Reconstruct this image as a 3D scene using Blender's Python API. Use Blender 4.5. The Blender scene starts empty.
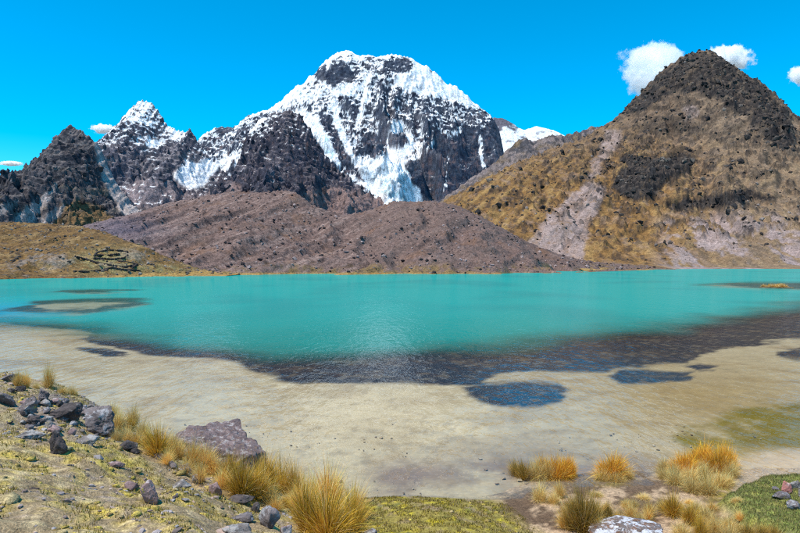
import bpy, bmesh, math, random
import numpy as np
from mathutils import Vector

# ------------------------------------------------------------------ camera, sky, sun
F, HY, CAMZ = 628.0, 262.0, 6.0          # focal length (photo px), horizon row, eye height over the lake (m)
sc = bpy.context.scene
col = sc.collection
cam_d = bpy.data.cameras.new('camera'); cam = bpy.data.objects.new('camera', cam_d); col.objects.link(cam)
cam.location = (0, 0, CAMZ); cam.rotation_euler = (math.radians(90), 0, 0)
cam_d.sensor_width = 36; cam_d.lens = 36*F/800; cam_d.shift_y = -4.5/800
cam_d.clip_start = 0.1; cam_d.clip_end = 60000
sc.camera = cam
sc.cycles.use_denoising = False; sc.cycles.filter_width = 1.15

SUN_EL, SUN_AZ = math.radians(65), math.radians(-122)   # azimuth from +Y (into the picture) towards +X
world = bpy.data.worlds.new('World'); sc.world = world; world.use_nodes = True
wn = world.node_tree; bg = wn.nodes['Background']
sky = wn.nodes.new('ShaderNodeTexSky'); sky.sky_type = 'NISHITA'; sky.sun_disc = False
sky.sun_elevation = SUN_EL; sky.sun_rotation = SUN_AZ
sky.altitude = 4500; sky.air_density = 1.0; sky.dust_density = 0.0; sky.ozone_density = 4.0
hs = wn.nodes.new('ShaderNodeHueSaturation'); hs.inputs['Hue'].default_value = 0.478
hs.inputs['Saturation'].default_value = 1.42; hs.inputs['Value'].default_value = 1.95
wn.links.new(sky.outputs[0], hs.inputs['Color']); wn.links.new(hs.outputs[0], bg.inputs[0])
bg.inputs[1].default_value = 0.13
sun_d = bpy.data.lights.new('sun', 'SUN'); sun_d.energy = 4.9; sun_d.angle = math.radians(0.53); sun_d.color = (1, .925, .82)
sun = bpy.data.objects.new('sun', sun_d); col.objects.link(sun)
sdir = Vector((math.sin(SUN_AZ)*math.cos(SUN_EL), math.cos(SUN_AZ)*math.cos(SUN_EL), math.sin(SUN_EL)))
sun.rotation_euler = (-sdir).to_track_quat('-Z', 'Y').to_euler(); sun.location = sdir*50
vs = sc.view_settings; vs.view_transform = 'Standard'; vs.look = 'None'; vs.exposure = 0.2; vs.gamma = 1
vs.use_curve_mapping = False

# ------------------------------------------------------------------ numeric helpers
rs = np.random.RandomState(11)
PERM = np.concatenate([rs.permutation(512)]*3)
ANG = rs.rand(512)*2*np.pi; GX, GY = np.cos(ANG), np.sin(ANG)
G3 = rs.randn(512, 3); G3 /= np.linalg.norm(G3, axis=1)[:, None]
def perlin(x, y, seed=0):
    x = np.asarray(x, float); y = np.asarray(y, float)
    xi = np.floor(x).astype(np.int64); yi = np.floor(y).astype(np.int64); xf = x-xi; yf = y-yi
    u = xf*xf*xf*(xf*(xf*6-15)+10); v = yf*yf*yf*(yf*(yf*6-15)+10)
    def g(ix, iy, dx, dy):
        h = PERM[(PERM[(ix+seed*37) & 511]+iy) & 511]
        return GX[h]*dx+GY[h]*dy
    a = g(xi, yi, xf, yf); b = g(xi+1, yi, xf-1, yf); c = g(xi, yi+1, xf, yf-1); d = g(xi+1, yi+1, xf-1, yf-1)
    return 1.5*((a+(b-a)*u)*(1-v)+(c+(d-c)*u)*v)
def fbm(x, y, o=5, seed=0, gain=.5, lac=2.03):
    s = 0; a = 1; n = 0
    for i in range(o):
        s = s+a*perlin(x+i*17.3, y-i*9.1, seed+i); n += a; a *= gain; x = x*lac; y = y*lac
    return s/n
def ridged(x, y, o=5, seed=0, gain=.5, lac=2.07):
    s = 0; a = 1; n = 0; w = 1
    for i in range(o):
        r = (1-np.abs(perlin(x+i*13.7, y+i*5.3, seed+i)))**2*w
        s = s+a*r; n += a; w = np.clip(r*1.6, 0, 1); a *= gain; x = x*lac; y = y*lac
    return s/n
def perlin3(p, seed=0):
    i = np.floor(p).astype(np.int64); f = p-i; u = f*f*f*(f*(f*6-15)+10); r = 0
    for k in range(8):
        o = np.array([k & 1, (k >> 1) & 1, k >> 2]); j = i+o
        h = PERM[(PERM[(PERM[(j[:, 0]+seed*31) & 511]+j[:, 1]) & 511]+j[:, 2]) & 511]
        w = np.prod(np.where(o, u, 1-u), axis=1); r = r+w*np.sum(G3[h]*(f-o), axis=1)
    return r*1.5
def fbm3(p, o=4, seed=0, gain=.5):
    s = 0; a = 1; n = 0
    for i in range(o): s = s+a*perlin3(p+i*7.7, seed+i); n += a; a *= gain; p = p*2.03
    return s/n
def sstep(a, b, x):
    t = np.clip((x-a)/(b-a), 0, 1); return t*t*(3-2*t)
def mix(a, b, m): return a*(1-m)+b*m
def C(*c): return np.array(c, float)
def P(px, py, d): return ((px-400)/F*d, d, CAMZ+(HY-py)/F*d)
def proj(x, y, z): y = np.maximum(y, .5); return 400+F*x/y, HY-F*(z-CAMZ)/y
def segdist(px, py, pts, closed=False):
    d = np.full(np.shape(px), 1e9); q = list(pts)+([pts[0]] if closed else [])
    for (ax, ay), (bx, by) in zip(q[:-1], q[1:]):
        vx, vy = bx-ax, by-ay; t = np.clip(((px-ax)*vx+(py-ay)*vy)/(vx*vx+vy*vy+1e-9), 0, 1)
        d = np.minimum(d, np.hypot(px-ax-t*vx, py-ay-t*vy))
    return d
def poly(px, py, pts, soft=2.):
    ins = np.zeros(np.shape(px), bool); q = list(pts); n = len(q)
    for i in range(n):
        ax, ay = q[i]; bx, by = q[(i+1) % n]
        if ay != by:
            ins ^= ((ay > py) != (by > py)) & (px < (bx-ax)*(py-ay)/(by-ay)+ax)
    d = segdist(px, py, q, True); return sstep(-soft, soft, np.where(ins, d, -d))
def blob(px, py, cx, cy, rx, ry): return np.exp(-(((px-cx)/rx)**2+((py-cy)/ry)**2))
def smooth1(a, n):
    k = np.hanning(n+2)[1:-1]; k /= k.sum(); return np.convolve(np.pad(a, n, mode='edge'), k, 'same')[n:-n]

def blur(a, r):
    for ax in (0, 1):
        p = np.concatenate([np.repeat(a.take([0], ax), r+1, ax), a, np.repeat(a.take([-1], ax), r, ax)], ax)
        c = np.cumsum(p, ax); n = a.shape[ax]; a = (c.take(range(2*r+1, 2*r+1+n), ax)-c.take(range(0, n), ax))/(2*r+1)
    return a

# ------------------------------------------------------------------ mesh helpers
def mesh_np(name, V, Fc, mat, cols=None, smooth=True):
    V = np.ascontiguousarray(V, np.float32); Fc = np.ascontiguousarray(Fc, np.int32)
    n, k = Fc.shape; me = bpy.data.meshes.new(name)
    me.vertices.add(len(V)); me.vertices.foreach_set('co', V.ravel())
    me.loops.add(n*k); me.loops.foreach_set('vertex_index', Fc.ravel())
    me.polygons.add(n); me.polygons.foreach_set('loop_start', np.arange(0, n*k, k, dtype=np.int32))
    me.polygons.foreach_set('use_smooth', np.full(n, smooth)); me.update(calc_edges=True); me.validate()
    if cols is not None:
        c = np.ones((len(V), 4), np.float32); c[:, :cols.shape[1]] = cols
        a = me.color_attributes.new('Col', 'FLOAT_COLOR', 'POINT'); a.data.foreach_set('color', c.ravel())
    me.materials.append(mat); return me
def add(name, me, loc=(0, 0, 0), parent=None, **props):
    o = bpy.data.objects.new(name, me); col.objects.link(o); o.location = loc; o.parent = parent
    for k, v in props.items(): o[k] = v
    return o
def grid_faces(nr, nc):
    i = np.arange(nr*nc).reshape(nr, nc)
    return np.stack([i[:-1, :-1], i[:-1, 1:], i[1:, 1:], i[1:, :-1]], -1).reshape(-1, 4)
def compact(V, Fc, cols):
    used = np.zeros(len(V), bool); used[Fc.ravel()] = True; m = np.cumsum(used)-1
    return V[used], m[Fc], cols[used]
_ico = {}
def ico(s):
    if s not in _ico:
        bm = bmesh.new(); bmesh.ops.create_icosphere(bm, subdivisions=s, radius=1)
        v = np.array([q.co[:] for q in bm.verts]); f = np.array([[q.index for q in p.verts] for p in bm.faces])
        bm.free(); _ico[s] = (v/np.linalg.norm(v, axis=1)[:, None], f)
    return _ico[s]

# ------------------------------------------------------------------ materials
def new_mat(name):
    m = bpy.data.materials.new(name); m.use_nodes = True; n = m.node_tree.nodes; n.clear()
    out = n.new('ShaderNodeOutputMaterial'); return m, n, m.node_tree.links, out
def noise_node(n, l, co, scale, detail=6, rough=.6):
    t = n.new('ShaderNodeTexNoise'); t.inputs['Scale'].default_value = scale; t.inputs['Detail'].default_value = detail
    t.inputs['Roughness'].default_value = rough; l.new(co, t.inputs['Vector']); return t.outputs['Fac']
def ramp(n, l, fac, a, b, lo=0., hi=1.):
    r = n.new('ShaderNodeMapRange'); r.inputs['From Min'].default_value = a; r.inputs['From Max'].default_value = b
    r.inputs['To Min'].default_value = lo; r.inputs['To Max'].default_value = hi; l.new(fac, r.inputs['Value']); return r.outputs[0]
def terrain_mat(name, scales, var, bumps, rough=.9):
    """vertex colour = what the ground is made of; noise adds grain and fine relief"""
    m, n, l, out = new_mat(name)
    b = n.new('ShaderNodeBsdfPrincipled'); b.inputs['Roughness'].default_value = rough
    b.inputs['Specular IOR Level'].default_value = .15
    at = n.new('ShaderNodeAttribute'); at.attribute_name = 'Col'
    co = n.new('ShaderNodeTexCoord').outputs['Object']
    cur = at.outputs['Color']; fs = []
    for s, v in zip(scales, var):
        f = noise_node(n, l, co, s); fs.append(f)
        mu = n.new('ShaderNodeVectorMath'); mu.operation = 'SCALE'
        l.new(cur, mu.inputs[0]); l.new(ramp(n, l, f, .3, .7, 1-v, 1+v), mu.inputs['Scale']); cur = mu.outputs[0]
    l.new(cur, b.inputs['Base Color'])
    nrm = None
    for f, (st, ds) in zip(fs, bumps):
        bp = n.new('ShaderNodeBump'); bp.inputs['Strength'].default_value = st; bp.inputs['Distance'].default_value = ds
        l.new(f, bp.inputs['Height'])
        if nrm: l.new(nrm, bp.inputs['Normal'])
        nrm = bp.outputs[0]
    l.new(nrm, b.inputs['Normal']); l.new(b.outputs[0], out.inputs[0]); return m
M_far = terrain_mat('mountain_rock_and_snow', (.012, .055, .22), (.12, .35, .45), ((.5, 14), (.7, 6), (.6, 2)))
M_hill = terrain_mat('hill_grass_and_rock', (.03, .18, .7), (.15, .35, .5), ((.5, 5), (.7, 2.0), (.7, .7)))
M_mor = terrain_mat('moraine_rubble', (.05, .45, 1.3), (.12, .35, .5), ((.5, 3), (.8, 1.2), (.9, .5)))
M_gnd = terrain_mat('stony_turf', (1.2, 14., 60.), (.12, .45, .5), ((.4, .12), (.7, .05), (.8, .014)))
M_bed = terrain_mat('lake_bed_sand', (.25, 1.5, 8.), (.08, .12, .1), ((.2, .05), (.2, .03), (.2, .01)))
M_crag = terrain_mat('crag_rock', (.06, .25, .9), (.25, .35, .45), ((.6, 4), (.7, 1.5), (.7, .5)))
M_stone = terrain_mat('far_stone', (.3, 1.2), (.2, .3), ((.5, .3), (.6, .15)))

def rock_mat(name, base, dark, lich, lich_amt, yel_amt=.0, rust=0.):
    m, n, l, out = new_mat(name)
    b = n.new('ShaderNodeBsdfPrincipled'); b.inputs['Roughness'].default_value = .85; b.inputs['Specular IOR Level'].default_value = .25
    tc = n.new('ShaderNodeTexCoord'); geo = n.new('ShaderNodeNewGeometry'); co = geo.outputs['Position']
    f1 = noise_node(n, l, co, 3.5, 8, .65); f2 = noise_node(n, l, co, 22, 6, .7); f3 = noise_node(n, l, co, 6, 7, .7); f4 = noise_node(n, l, co, 9, 5, .7)
    vo = n.new('ShaderNodeTexVoronoi'); vo.feature = 'DISTANCE_TO_EDGE'; vo.inputs['Scale'].default_value = 3.2
    wv = n.new('ShaderNodeVectorMath'); wv.operation = 'MULTIPLY_ADD'; wv.inputs[1].default_value = (.35,)*3
    tx = n.new('ShaderNodeTexNoise'); tx.inputs['Scale'].default_value = 4; l.new(co, tx.inputs['Vector'])
    l.new(tx.outputs['Color'], wv.inputs[0]); l.new(co, wv.inputs[2]); l.new(wv.outputs[0], vo.inputs['Vector'])
    def mx(a, c, fac):
        q = n.new('ShaderNodeMix'); q.data_type = 'RGBA'; l.new(fac, q.inputs[0])
        if isinstance(a, tuple): q.inputs[6].default_value = (*a, 1)
        else: l.new(a, q.inputs[6])
        q.inputs[7].default_value = (*c, 1); return q.outputs[2]
    c = mx(base, dark, ramp(n, l, f1, .38, .66))
    c = mx(c, tuple(min(1, q*1.7) for q in base), ramp(n, l, f2, .52, .75, 0, .55))
    if rust: c = mx(c, (.17, .07, .025), ramp(n, l, f4, .5, .6, 0, rust))
    c = mx(c, lich, ramp(n, l, f3, .62-.2*lich_amt, .68-.2*lich_amt, 0, .85))
    if yel_amt: c = mx(c, (.42, .36, .05), ramp(n, l, f4, .68-.15*yel_amt, .74-.15*yel_amt, 0, .8))
    c = mx(c, tuple(q*.35 for q in dark), ramp(n, l, vo.outputs[0], .0, .025, .45, 0))
    l.new(c, b.inputs['Base Color'])
    nrm = None
    for f, st, ds in ((vo.outputs[0], .55, .12), (f1, .6, .10), (f2, .6, .025)):
        bp = n.new('ShaderNodeBump'); bp.inputs['Strength'].default_value = st; bp.inputs['Distance'].default_value = ds
        l.new(f, bp.inputs['Height']); nrm and l.new(nrm, bp.inputs['Normal']); nrm = bp.outputs[0]
    l.new(nrm, b.inputs['Normal']); l.new(b.outputs[0], out.inputs[0]); return m
R_grey = rock_mat('grey_violet_rock', (.21, .178, .178), (.075, .062, .062), (.36, .355, .37), .42, .3)
R_blue = rock_mat('pale_blue_grey_rock', (.24, .21, .195), (.10, .082, .075), (.38, .36, .345), .6, .2)
R_pink = rock_mat('pinkish_rock', (.34, .235, .225), (.15, .10, .10), (.5, .46, .46), .35, .2)
R_dark = rock_mat('dark_brown_rock', (.10, .082, .08), (.035, .03, .03), (.27, .25, .24), .25, .3)
R_bould = rock_mat('purple_grey_boulder_rock', (.205, .155, .155), (.07, .05, .05), (.36, .33, .325), .38, .15, .3)
R_white = rock_mat('white_lichen_rock', (.22, .18, .17), (.07, .055, .05), (.62, .63, .68), .62, .2, .9)
R_red = rock_mat('brick_pink_rock', (.50, .21, .18), (.26, .11, .10), (.55, .40, .38), .2)

def leaf_mat(name):
    m, n, l, out = new_mat(name)
    at = n.new('ShaderNodeAttribute'); at.attribute_name = 'Col'
    d = n.new('ShaderNodeBsdfDiffuse'); t = n.new('ShaderNodeBsdfTranslucent'); mx = n.new('ShaderNodeMixShader'); mx.inputs[0].default_value = .3
    oi = n.new('ShaderNodeObjectInfo'); sc_ = n.new('ShaderNodeVectorMath'); sc_.operation = 'SCALE'
    l.new(at.outputs['Color'], sc_.inputs[0]); l.new(ramp(n, l, oi.outputs['Random'], 0, 1, .8, 1.2), sc_.inputs['Scale'])
    l.new(sc_.outputs[0], d.inputs[0]); l.new(sc_.outputs[0], t.inputs[0])
    l.new(d.outputs[0], mx.inputs[1]); l.new(t.outputs[0], mx.inputs[2]); l.new(mx.outputs[0], out.inputs[0]); return m
M_leaf = leaf_mat('dry_grass_blades')

# ------------------------------------------------------------------ ground to the horizon
bm_v = np.array([[-30000, -30000, -14], [30000, -30000, -14], [30000, 30000, -14], [-30000, 30000, -14]], float)
add('ground', mesh_np('ground', bm_v, np.array([[0, 1, 2, 3]]), M_hill, np.tile(C(.16, .13, .10), (4, 1))), kind='structure')

# ------------------------------------------------------------------ mountains: height fields from crest lines
FIELD = {}; COLS = {}
def height_field(name, crest, foot, res, mat, colour, prof=.5, carve=(100, 160, 420), env0=.08, fine=(6, 25), back=160, crag=0., angle=0., zmin=-4, warp=.35, seed=0, over=None, kind='structure', resy=None, strata=0, cull=400):
    cp = np.array([P(*c) for c in crest]); o = np.argsort(cp[:, 0]); cp = cp[o]
    fp = np.array([((p-400)/F*d, d, z) for p, d, z in foot]); fp = fp[np.argsort(fp[:, 0])]
    xs = np.arange(cp[0, 0], cp[-1, 0], res)
    Yc = np.interp(xs, cp[:, 0], cp[:, 1]); Zc = np.interp(xs, cp[:, 0], cp[:, 2])
    # the foot row is given by direction; read it along each crest point's sight line
    tc = xs/Yc; tf = fp[:, 0]/fp[:, 1]
    Yf = np.interp(tc, tf, fp[:, 1]); Zf = np.interp(tc, tf, fp[:, 2])
    Zs = smooth1(Zc, max(3, int(.06*len(xs))))
    ry = resy or res
    ys = np.arange(Yf.min()-.12*(Yc-Yf).max(), Yc.max()+back, ry)
    X, Y = np.meshgrid(xs, ys); t = (Yc[None]-Y)/(Yc-Yf)[None]
    crest_n = crag*(ridged(xs/(fine[1]*.8), xs*0+seed, 4, seed+3, .6)-.55)
    Zd = Zc+crest_n
    blend = sstep(0, .10, t); Ztop = mix(Zd[None], Zs[None], blend)
    g = np.where(t >= 0, (1-t)*(1-prof*np.minimum(t, 1)), 1-.0*t)
    Z = Zf[None]+(Ztop-Zf[None])*g
    Z = np.where(t < 0, Zd[None]+(Y-Yc[None])*-.7, Z)
    Z = np.where(t > 1, Zf[None]-(t-1)*(Yc-Yf)[None]*.06, Z)
    A, wx, wy = carve; fa, fw = fine
    env = env0+(1-env0)*sstep(0, .3, t)*sstep(1.12, .72, t)
    env = env*np.clip((Ztop-Zf[None])/(2.2*A), 0, 1)
    ca, sa = math.cos(angle), math.sin(angle); U = X*ca+Y*sa; V = -X*sa+Y*ca
    w1 = fbm(X/(wx*1.6), Y/(wx*1.6), 3, seed+20)*wx*warp*2; w2 = fbm(X/(wx*1.6)+40, Y/(wx*1.6), 3, seed+24)*wx*warp*2
    N = 1-ridged((U+w1)/wx, (V+w2)/wy, 6, seed+1, .52)
    Z = Z-A*env*N
    env2 = (env0+(1-env0)*sstep(0, .06, t)*sstep(1.08, .9, t))*np.clip((Ztop-Zf[None])/(6*fa), 0, 1)
    Z = Z-fa*env2*(1-ridged((X+w1*.3)/fw, (Y+w2*.3)/fw, 5, seed+9, .6))*2
    if strata:
        Z = Z+strata*env2*np.sin((Z+.12*X+25*fbm(X/90, Y/90, 3, seed+40))/strata*1.3)*.5
    px, py = proj(X, Y, Z)
    if over is not None: Z = over(X, Y, Z, px, py, t); px, py = proj(X, Y, Z)
    hp = Z-blur(Z, max(2, int(fw*.35/res))); hp2 = Z-blur(Z, max(3, int(wx*.22/res)))
    gy, gx = np.gradient(Z, ry, res); nz = 1/np.sqrt(1+gx**2+gy**2)
    cols = colour(dict(px=px, py=py, nz=nz, X=X, Y=Y, Z=Z, t=t, gx=gx, gy=gy, N=N, hp=hp/fa, hp2=hp2/A))
    nr, nc = X.shape; Fc = grid_faces(nr, nc)
    keep = ((Z > zmin) & (py < cull) & (t > -back/(Yc-Yf)[None])).ravel()
    Fc = Fc[keep[Fc].any(1)]
    Vv, Fc, cc = compact(np.stack([X, Y, Z], -1).reshape(-1, 3), Fc, cols.reshape(-1, cols.shape[-1]))
    FIELD[name] = (xs, ys, Z); COLS[name] = cols
    return add(name, mesh_np(name, Vv, Fc, mat, cc), kind=kind)
def lay(shape, c): return np.broadcast_to(c, shape+(3,)).astype(float)
def lm(c, c2, m): return c*(1-m[..., None])+np.asarray(c2)*m[..., None]

SNOW = C(.80, .81, .83); ICE = C(.36, .66, .70)
# -- the great snow mountain
crestE = [(170, 176), (196, 140), (205, 133), (214, 128), (222, 126), (232, 127), (238, 124), (243, 117), (252, 114), (262, 111), (272, 107), (283, 97), (295, 86), (305, 80), (318, 68), (325, 60), (335, 53), (345, 49), (352, 51), (358, 54), (370, 55), (380, 56), (392, 53), (404, 55), (415, 60), (426, 65), (436, 72), (446, 82), (455, 84), (462, 90), (470, 97), (480, 107), (488, 112), (494, 119), (499, 128), (503, 148), (508, 175), (516, 205)]
crestE = [(a, b, 4200) for a, b in crestE]
footE = [(150, 2500, 60), (300, 2350, 60), (400, 2300, 70), (450, 2600, 60), (520, 2900, 60)]
def colE(q):
    px, py, nz, X, Y, Z = (q[k] for k in ('px', 'py', 'nz', 'X', 'Y', 'Z'))
    n1 = fbm(X/150, Z/110, 5, 60, .6); n2 = fbm(X/38, Z/26, 4, 66, .65); n3 = fbm((X+Z*.5)/55, (Z-X*.3)/14, 3, 71)
    wx = px+4*n1; wy = py+4*n2
    n4 = fbm(X/15, Z/12, 3, 69, .65)
    f = .7*n2+.45*n3+.42*n4+.35*n1-.9*(nz-.55)+.10*np.clip(q['hp'], -2, 2)
    f = (f-f.mean())/f.std(); u = 1/(1+np.exp(-1.7*f))          # rank of each spot: low = keeps snow
    wx = px+3.5*n1+2*n2; wy = py+3*n2
    pr = np.full(px.shape, .7)
    def area(pts, val, soft=2.5):
        nonlocal pr
        m = poly(wx, wy, pts, soft); pr = pr*(1-m)+val*m
    area([(330, 90), (400, 88), (402, 150), (350, 152), (335, 115)], .58, 5)
    area([(398, 96), (450, 92), (500, 118), (500, 140), (402, 140)], .52, 5)
    area([(392, 72), (420, 66), (445, 82), (470, 97), (482, 108), (460, 104), (440, 98), (410, 94), (395, 84)], .97)
    area([(262, 116), (290, 86), (322, 62), (334, 54), (330, 66), (326, 86), (334, 96), (320, 100), (306, 104), (290, 108)], .84)
    area([(326, 86), (355, 82), (375, 88), (350, 96), (333, 97)], .97)
    area([(325, 84), (325, 72), (332, 66), (342, 60), (350, 69), (357, 78), (352, 83), (345, 80), (335, 86)], .05, 1.5)
    area([(311, 74), (318, 68), (325, 63), (327, 72), (322, 80), (314, 77)], .1, 1.5)
    area([(384, 62), (395, 57), (408, 58), (414, 64), (408, 72), (392, 75), (383, 70)], .16, 2)
    area([(366, 58), (380, 57), (392, 58), (380, 62), (370, 62)], .3, 1.5)
    area([(296, 112), (302, 105), (316, 118), (330, 140), (342, 160), (340, 170), (328, 158), (312, 134)], .95, 1.5)
    area([(316, 112), (330, 118), (342, 138), (356, 162), (366, 186), (344, 168), (334, 146)], .14, 2)
    area([(330, 98), (338, 100), (340, 118), (350, 146), (364, 168), (356, 168), (342, 146), (334, 122)], .97, 1.5)
    area([(362, 72), (372, 72), (370, 95), (364, 118), (358, 132), (354, 130), (361, 104)], .9, 1.5)
    area([(362, 136), (376, 132), (384, 148), (374, 158), (364, 152)], .12, 1.5)
    area([(352, 156), (372, 160), (386, 152), (388, 130), (394, 118), (402, 122), (404, 132), (412, 134), (414, 150), (406, 162), (414, 182), (424, 196), (426, 220), (384, 220), (364, 186)], .96, 2)
    area([(388, 137), (396, 132), (405, 135), (408, 143), (400, 148), (391, 147)], .03, 1.2)
    area([(405, 166), (423, 152), (426, 141), (440, 133), (455, 137), (465, 127), (480, 130), (494, 119), (502, 130), (512, 175), (510, 220), (430, 220), (422, 190), (412, 180)], .05, 2)
    area([(442, 131), (456, 130), (458, 136), (448, 138)], .9, 1.2)
    area([(404, 158), (414, 152), (424, 150), (434, 138), (437, 141), (426, 155), (412, 162)], .9, 1.2)
    area([(479, 136), (482, 136), (482, 150), (486, 166), (483, 167), (479, 152)], .97, .7)
    area([(448, 150), (450, 150), (449, 175), (443, 192), (441, 191), (446, 174)], .7, .7)
    area([(196, 142), (216, 128), (240, 126), (262, 112), (280, 112), (262, 150), (240, 146), (215, 156), (198, 156)], .5, 3)
    area([(170, 180), (186, 162), (214, 162), (234, 154), (247, 146), (244, 158), (224, 174), (206, 190), (186, 192)], .93, 2)
    area([(214, 126), (234, 126), (232, 131), (216, 132)], .1, 1.2)
    cr = np.interp(px, [c[0] for c in crestE], [c[1] for c in crestE])
    pr = pr+.35*np.exp(-np.maximum(py-cr-1, 0)/3)*sstep(255, 285, px)*sstep(492, 470, px)
    sn = sstep(-.07, .07, pr-u)
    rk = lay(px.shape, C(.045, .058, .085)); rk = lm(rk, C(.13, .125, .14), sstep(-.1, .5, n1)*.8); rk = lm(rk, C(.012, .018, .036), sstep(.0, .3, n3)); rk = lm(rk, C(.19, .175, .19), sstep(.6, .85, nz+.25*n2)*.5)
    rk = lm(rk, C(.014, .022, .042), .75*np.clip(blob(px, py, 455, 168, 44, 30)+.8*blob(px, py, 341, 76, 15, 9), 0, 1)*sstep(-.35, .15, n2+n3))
    rk = lm(rk, C(.19, .12, .11), sstep(.12, .3, n2)*.45*sstep(110, 150, py))
    tal = C(.17, .125, .12)
    rk = lm(rk, tal, sstep(196, 204, py+6*n1))
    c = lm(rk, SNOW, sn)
    ice = sn*np.clip(blob(px, py, 398, 186, 26, 16)*1.4+blob(px, py, 328, 145, 12, 22)*1.0+blob(px, py, 300, 92, 8, 4)+blob(px, py, 394, 53, 10, 3), 0, 1)
    return lm(c, ICE, np.clip(ice*sstep(.0, .25, n2+.4*n3), 0, .85))
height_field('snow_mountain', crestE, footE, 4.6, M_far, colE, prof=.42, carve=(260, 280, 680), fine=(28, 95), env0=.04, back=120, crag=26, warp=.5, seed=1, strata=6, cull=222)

# -- distant snow saddle beyond its shoulder
crestF = [(470, 130), (485, 121), (494, 117), (503, 118), (512, 123), (518, 127), (524, 130), (530, 128), (537, 126), (545, 128), (553, 130), (560, 133), (570, 138), (590, 146)]
def colF(q):
    px, py, X, Z = q['px'], q['py'], q['X'], q['Z']; n = fbm(X/90, Z/50, 4, 9)
    s = .55+.9*n-1.6*blob(px, py, 503, 121, 12, 6); return lm(lay(px.shape, C(.12, .11, .13)), SNOW, sstep(.1, .4, s))
height_field('snow_saddle', [(a, b, 5200) for a, b in crestF], [(450, 4300, 300), (600, 4300, 300)], 7, M_far, colF, prof=.2, carve=(60, 220, 500), fine=(6, 70), back=100, crag=10, seed=5)

# -- snow-dusted spire
crestC = [(60, 190), (84, 160), (96, 146), (102, 139), (108, 132), (118, 122), (128, 110), (133, 103), (138, 100), (145, 99), (151, 102), (157, 109), (163, 118), (167, 124), (172, 127), (178, 130), (184, 131), (187, 128), (190, 128), (193, 132), (198, 142), (210, 158), (232, 178), (262, 200)]
def colC(q):
    px, py, nz, X, Z = (q[k] for k in ('px', 'py', 'nz', 'X', 'Z'))
    n1 = fbm(X/110, Z/70, 5, 80, .6); n2 = fbm(X/26, Z/18, 4, 84, .65)
    wx = px+4*n1; wy = py+3*n2
    s = -.16+.35*n1+.8*n2+.7*fbm(X/11, Z/9, 3, 87, .6)+1.2*(nz-.5)+.46*sstep(168, 122, py)-.2*np.clip(q['hp'], -2, 2)
    for cx, cy, rx, ry, w in [(148, 104, 6, 6, .3), (155, 143, 9, 4, 1.), (128, 116, 4, 4, .6), (142, 118, 10, 8, .3), (176, 136, 8, 6, .6), (120, 165, 22, 16, -.7), (172, 160, 10, 18, -.8), (190, 134, 4, 7, -1.), (110, 140, 8, 8, .1)]:
        s = s+w*blob(wx, wy, cx, cy, rx, ry)
    sn = sstep(.22, .48, s)
    sn = np.maximum(sn, poly(wx, wy, [(172, 177), (186, 160), (196, 163), (210, 158), (224, 162), (212, 174), (205, 186), (190, 189)], 2)*sstep(-.55, .1, n2+.2))
    rk = lay(px.shape, C(.075, .07, .088)); rk = lm(rk, C(.17, .145, .15), sstep(-.05, .45, n1+.3*n2)); rk = lm(rk, C(.04, .045, .065), sstep(.1, .35, n2)*.8); rk = lm(rk, C(.30, .27, .28), sstep(.5, .75, nz+.3*n2)*.55)
    tal = sstep(-3, 4, py-np.interp(px, [90, 120, 140, 165, 185, 210, 240], [150, 190, 178, 182, 190, 193, 196])+7*n1)
    rk = lm(rk, C(.22, .175, .18), tal)
    rk = lm(rk, C(.15, .105, .085), sstep(205, 214, py+6*n1))
    return lm(rk, SNOW, sn)
height_field('snow_dusted_spire', [(a, b, 3300) for a, b in crestC], [(40, 1500, 45), (270, 1500, 45)], 3.6, M_far, colC, prof=.62, carve=(170, 190, 460), fine=(15, 55), back=90, crag=36, seed=11, strata=5, cull=232)

# -- dark crag spur below the snow mountain
crestK = [(178, 214), (200, 204), (216, 194), (228, 182), (237, 168), (243, 152), (247, 138), (251, 128), (257, 121), (264, 116), (274, 111), (284, 109), (292, 108), (299, 112), (305, 120), (311, 130), (317, 140), (323, 149), (330, 160), (337, 168), (348, 175), (358, 182), (368, 189), (380, 197), (400, 206), (430, 214)]
def colK(q):
    px, py, nz, X, Z = (q[k] for k in ('px', 'py', 'nz', 'X', 'Z'))
    n1 = fbm(X/90, Z/60, 5, 90, .6); n2 = fbm(X/22, Z/16, 4, 94, .65); n3 = fbm((X+Z)/60, (Z-X)/14, 4, 97)
    rk = lay(px.shape, C(.040, .039, .054)); rk = lm(rk, C(.11, .096, .108), sstep(-.02, .4, n1+.3*n2)*.9); rk = lm(rk, C(.018, .02, .034), sstep(.0, .3, n3)); rk = lm(rk, C(.20, .165, .165), sstep(.55, .8, nz+.3*n2)*.6)
    rk = lm(rk, C(.17, .10, .085), sstep(.15, .35, n2)*.4)
    sn = sstep(.3, .5, -.1+.8*n2+.4*n1-.2*np.clip(q['hp'], -2, 2)+.9*(nz-.6)+.75*blob(px, py, 252, 124, 14, 12)+.4*blob(px, py, 240, 148, 8, 20)+.2*sstep(180, 120, py))
    tal = sstep(-4, 5, py-np.interp(px, [180, 215, 235, 250, 262, 275, 310, 340, 370, 400], [190, 198, 184, 192, 206, 202, 189, 188, 193, 198])+9*n1)
    rk = lm(rk, C(.19, .13, .12), tal*(1-.7*sstep(.05, .3, n2)))
    return lm(rk, SNOW, sn*(1-tal))
height_field('dark_crag', [(a, b, 3000) for a, b in crestK], [(150, 1300, 40), (440, 1300, 40)], 3.2, M_far, colK, prof=.6, carve=(190, 200, 520), fine=(18, 60), back=90, crag=34, seed=21, strata=5, cull=228)

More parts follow.
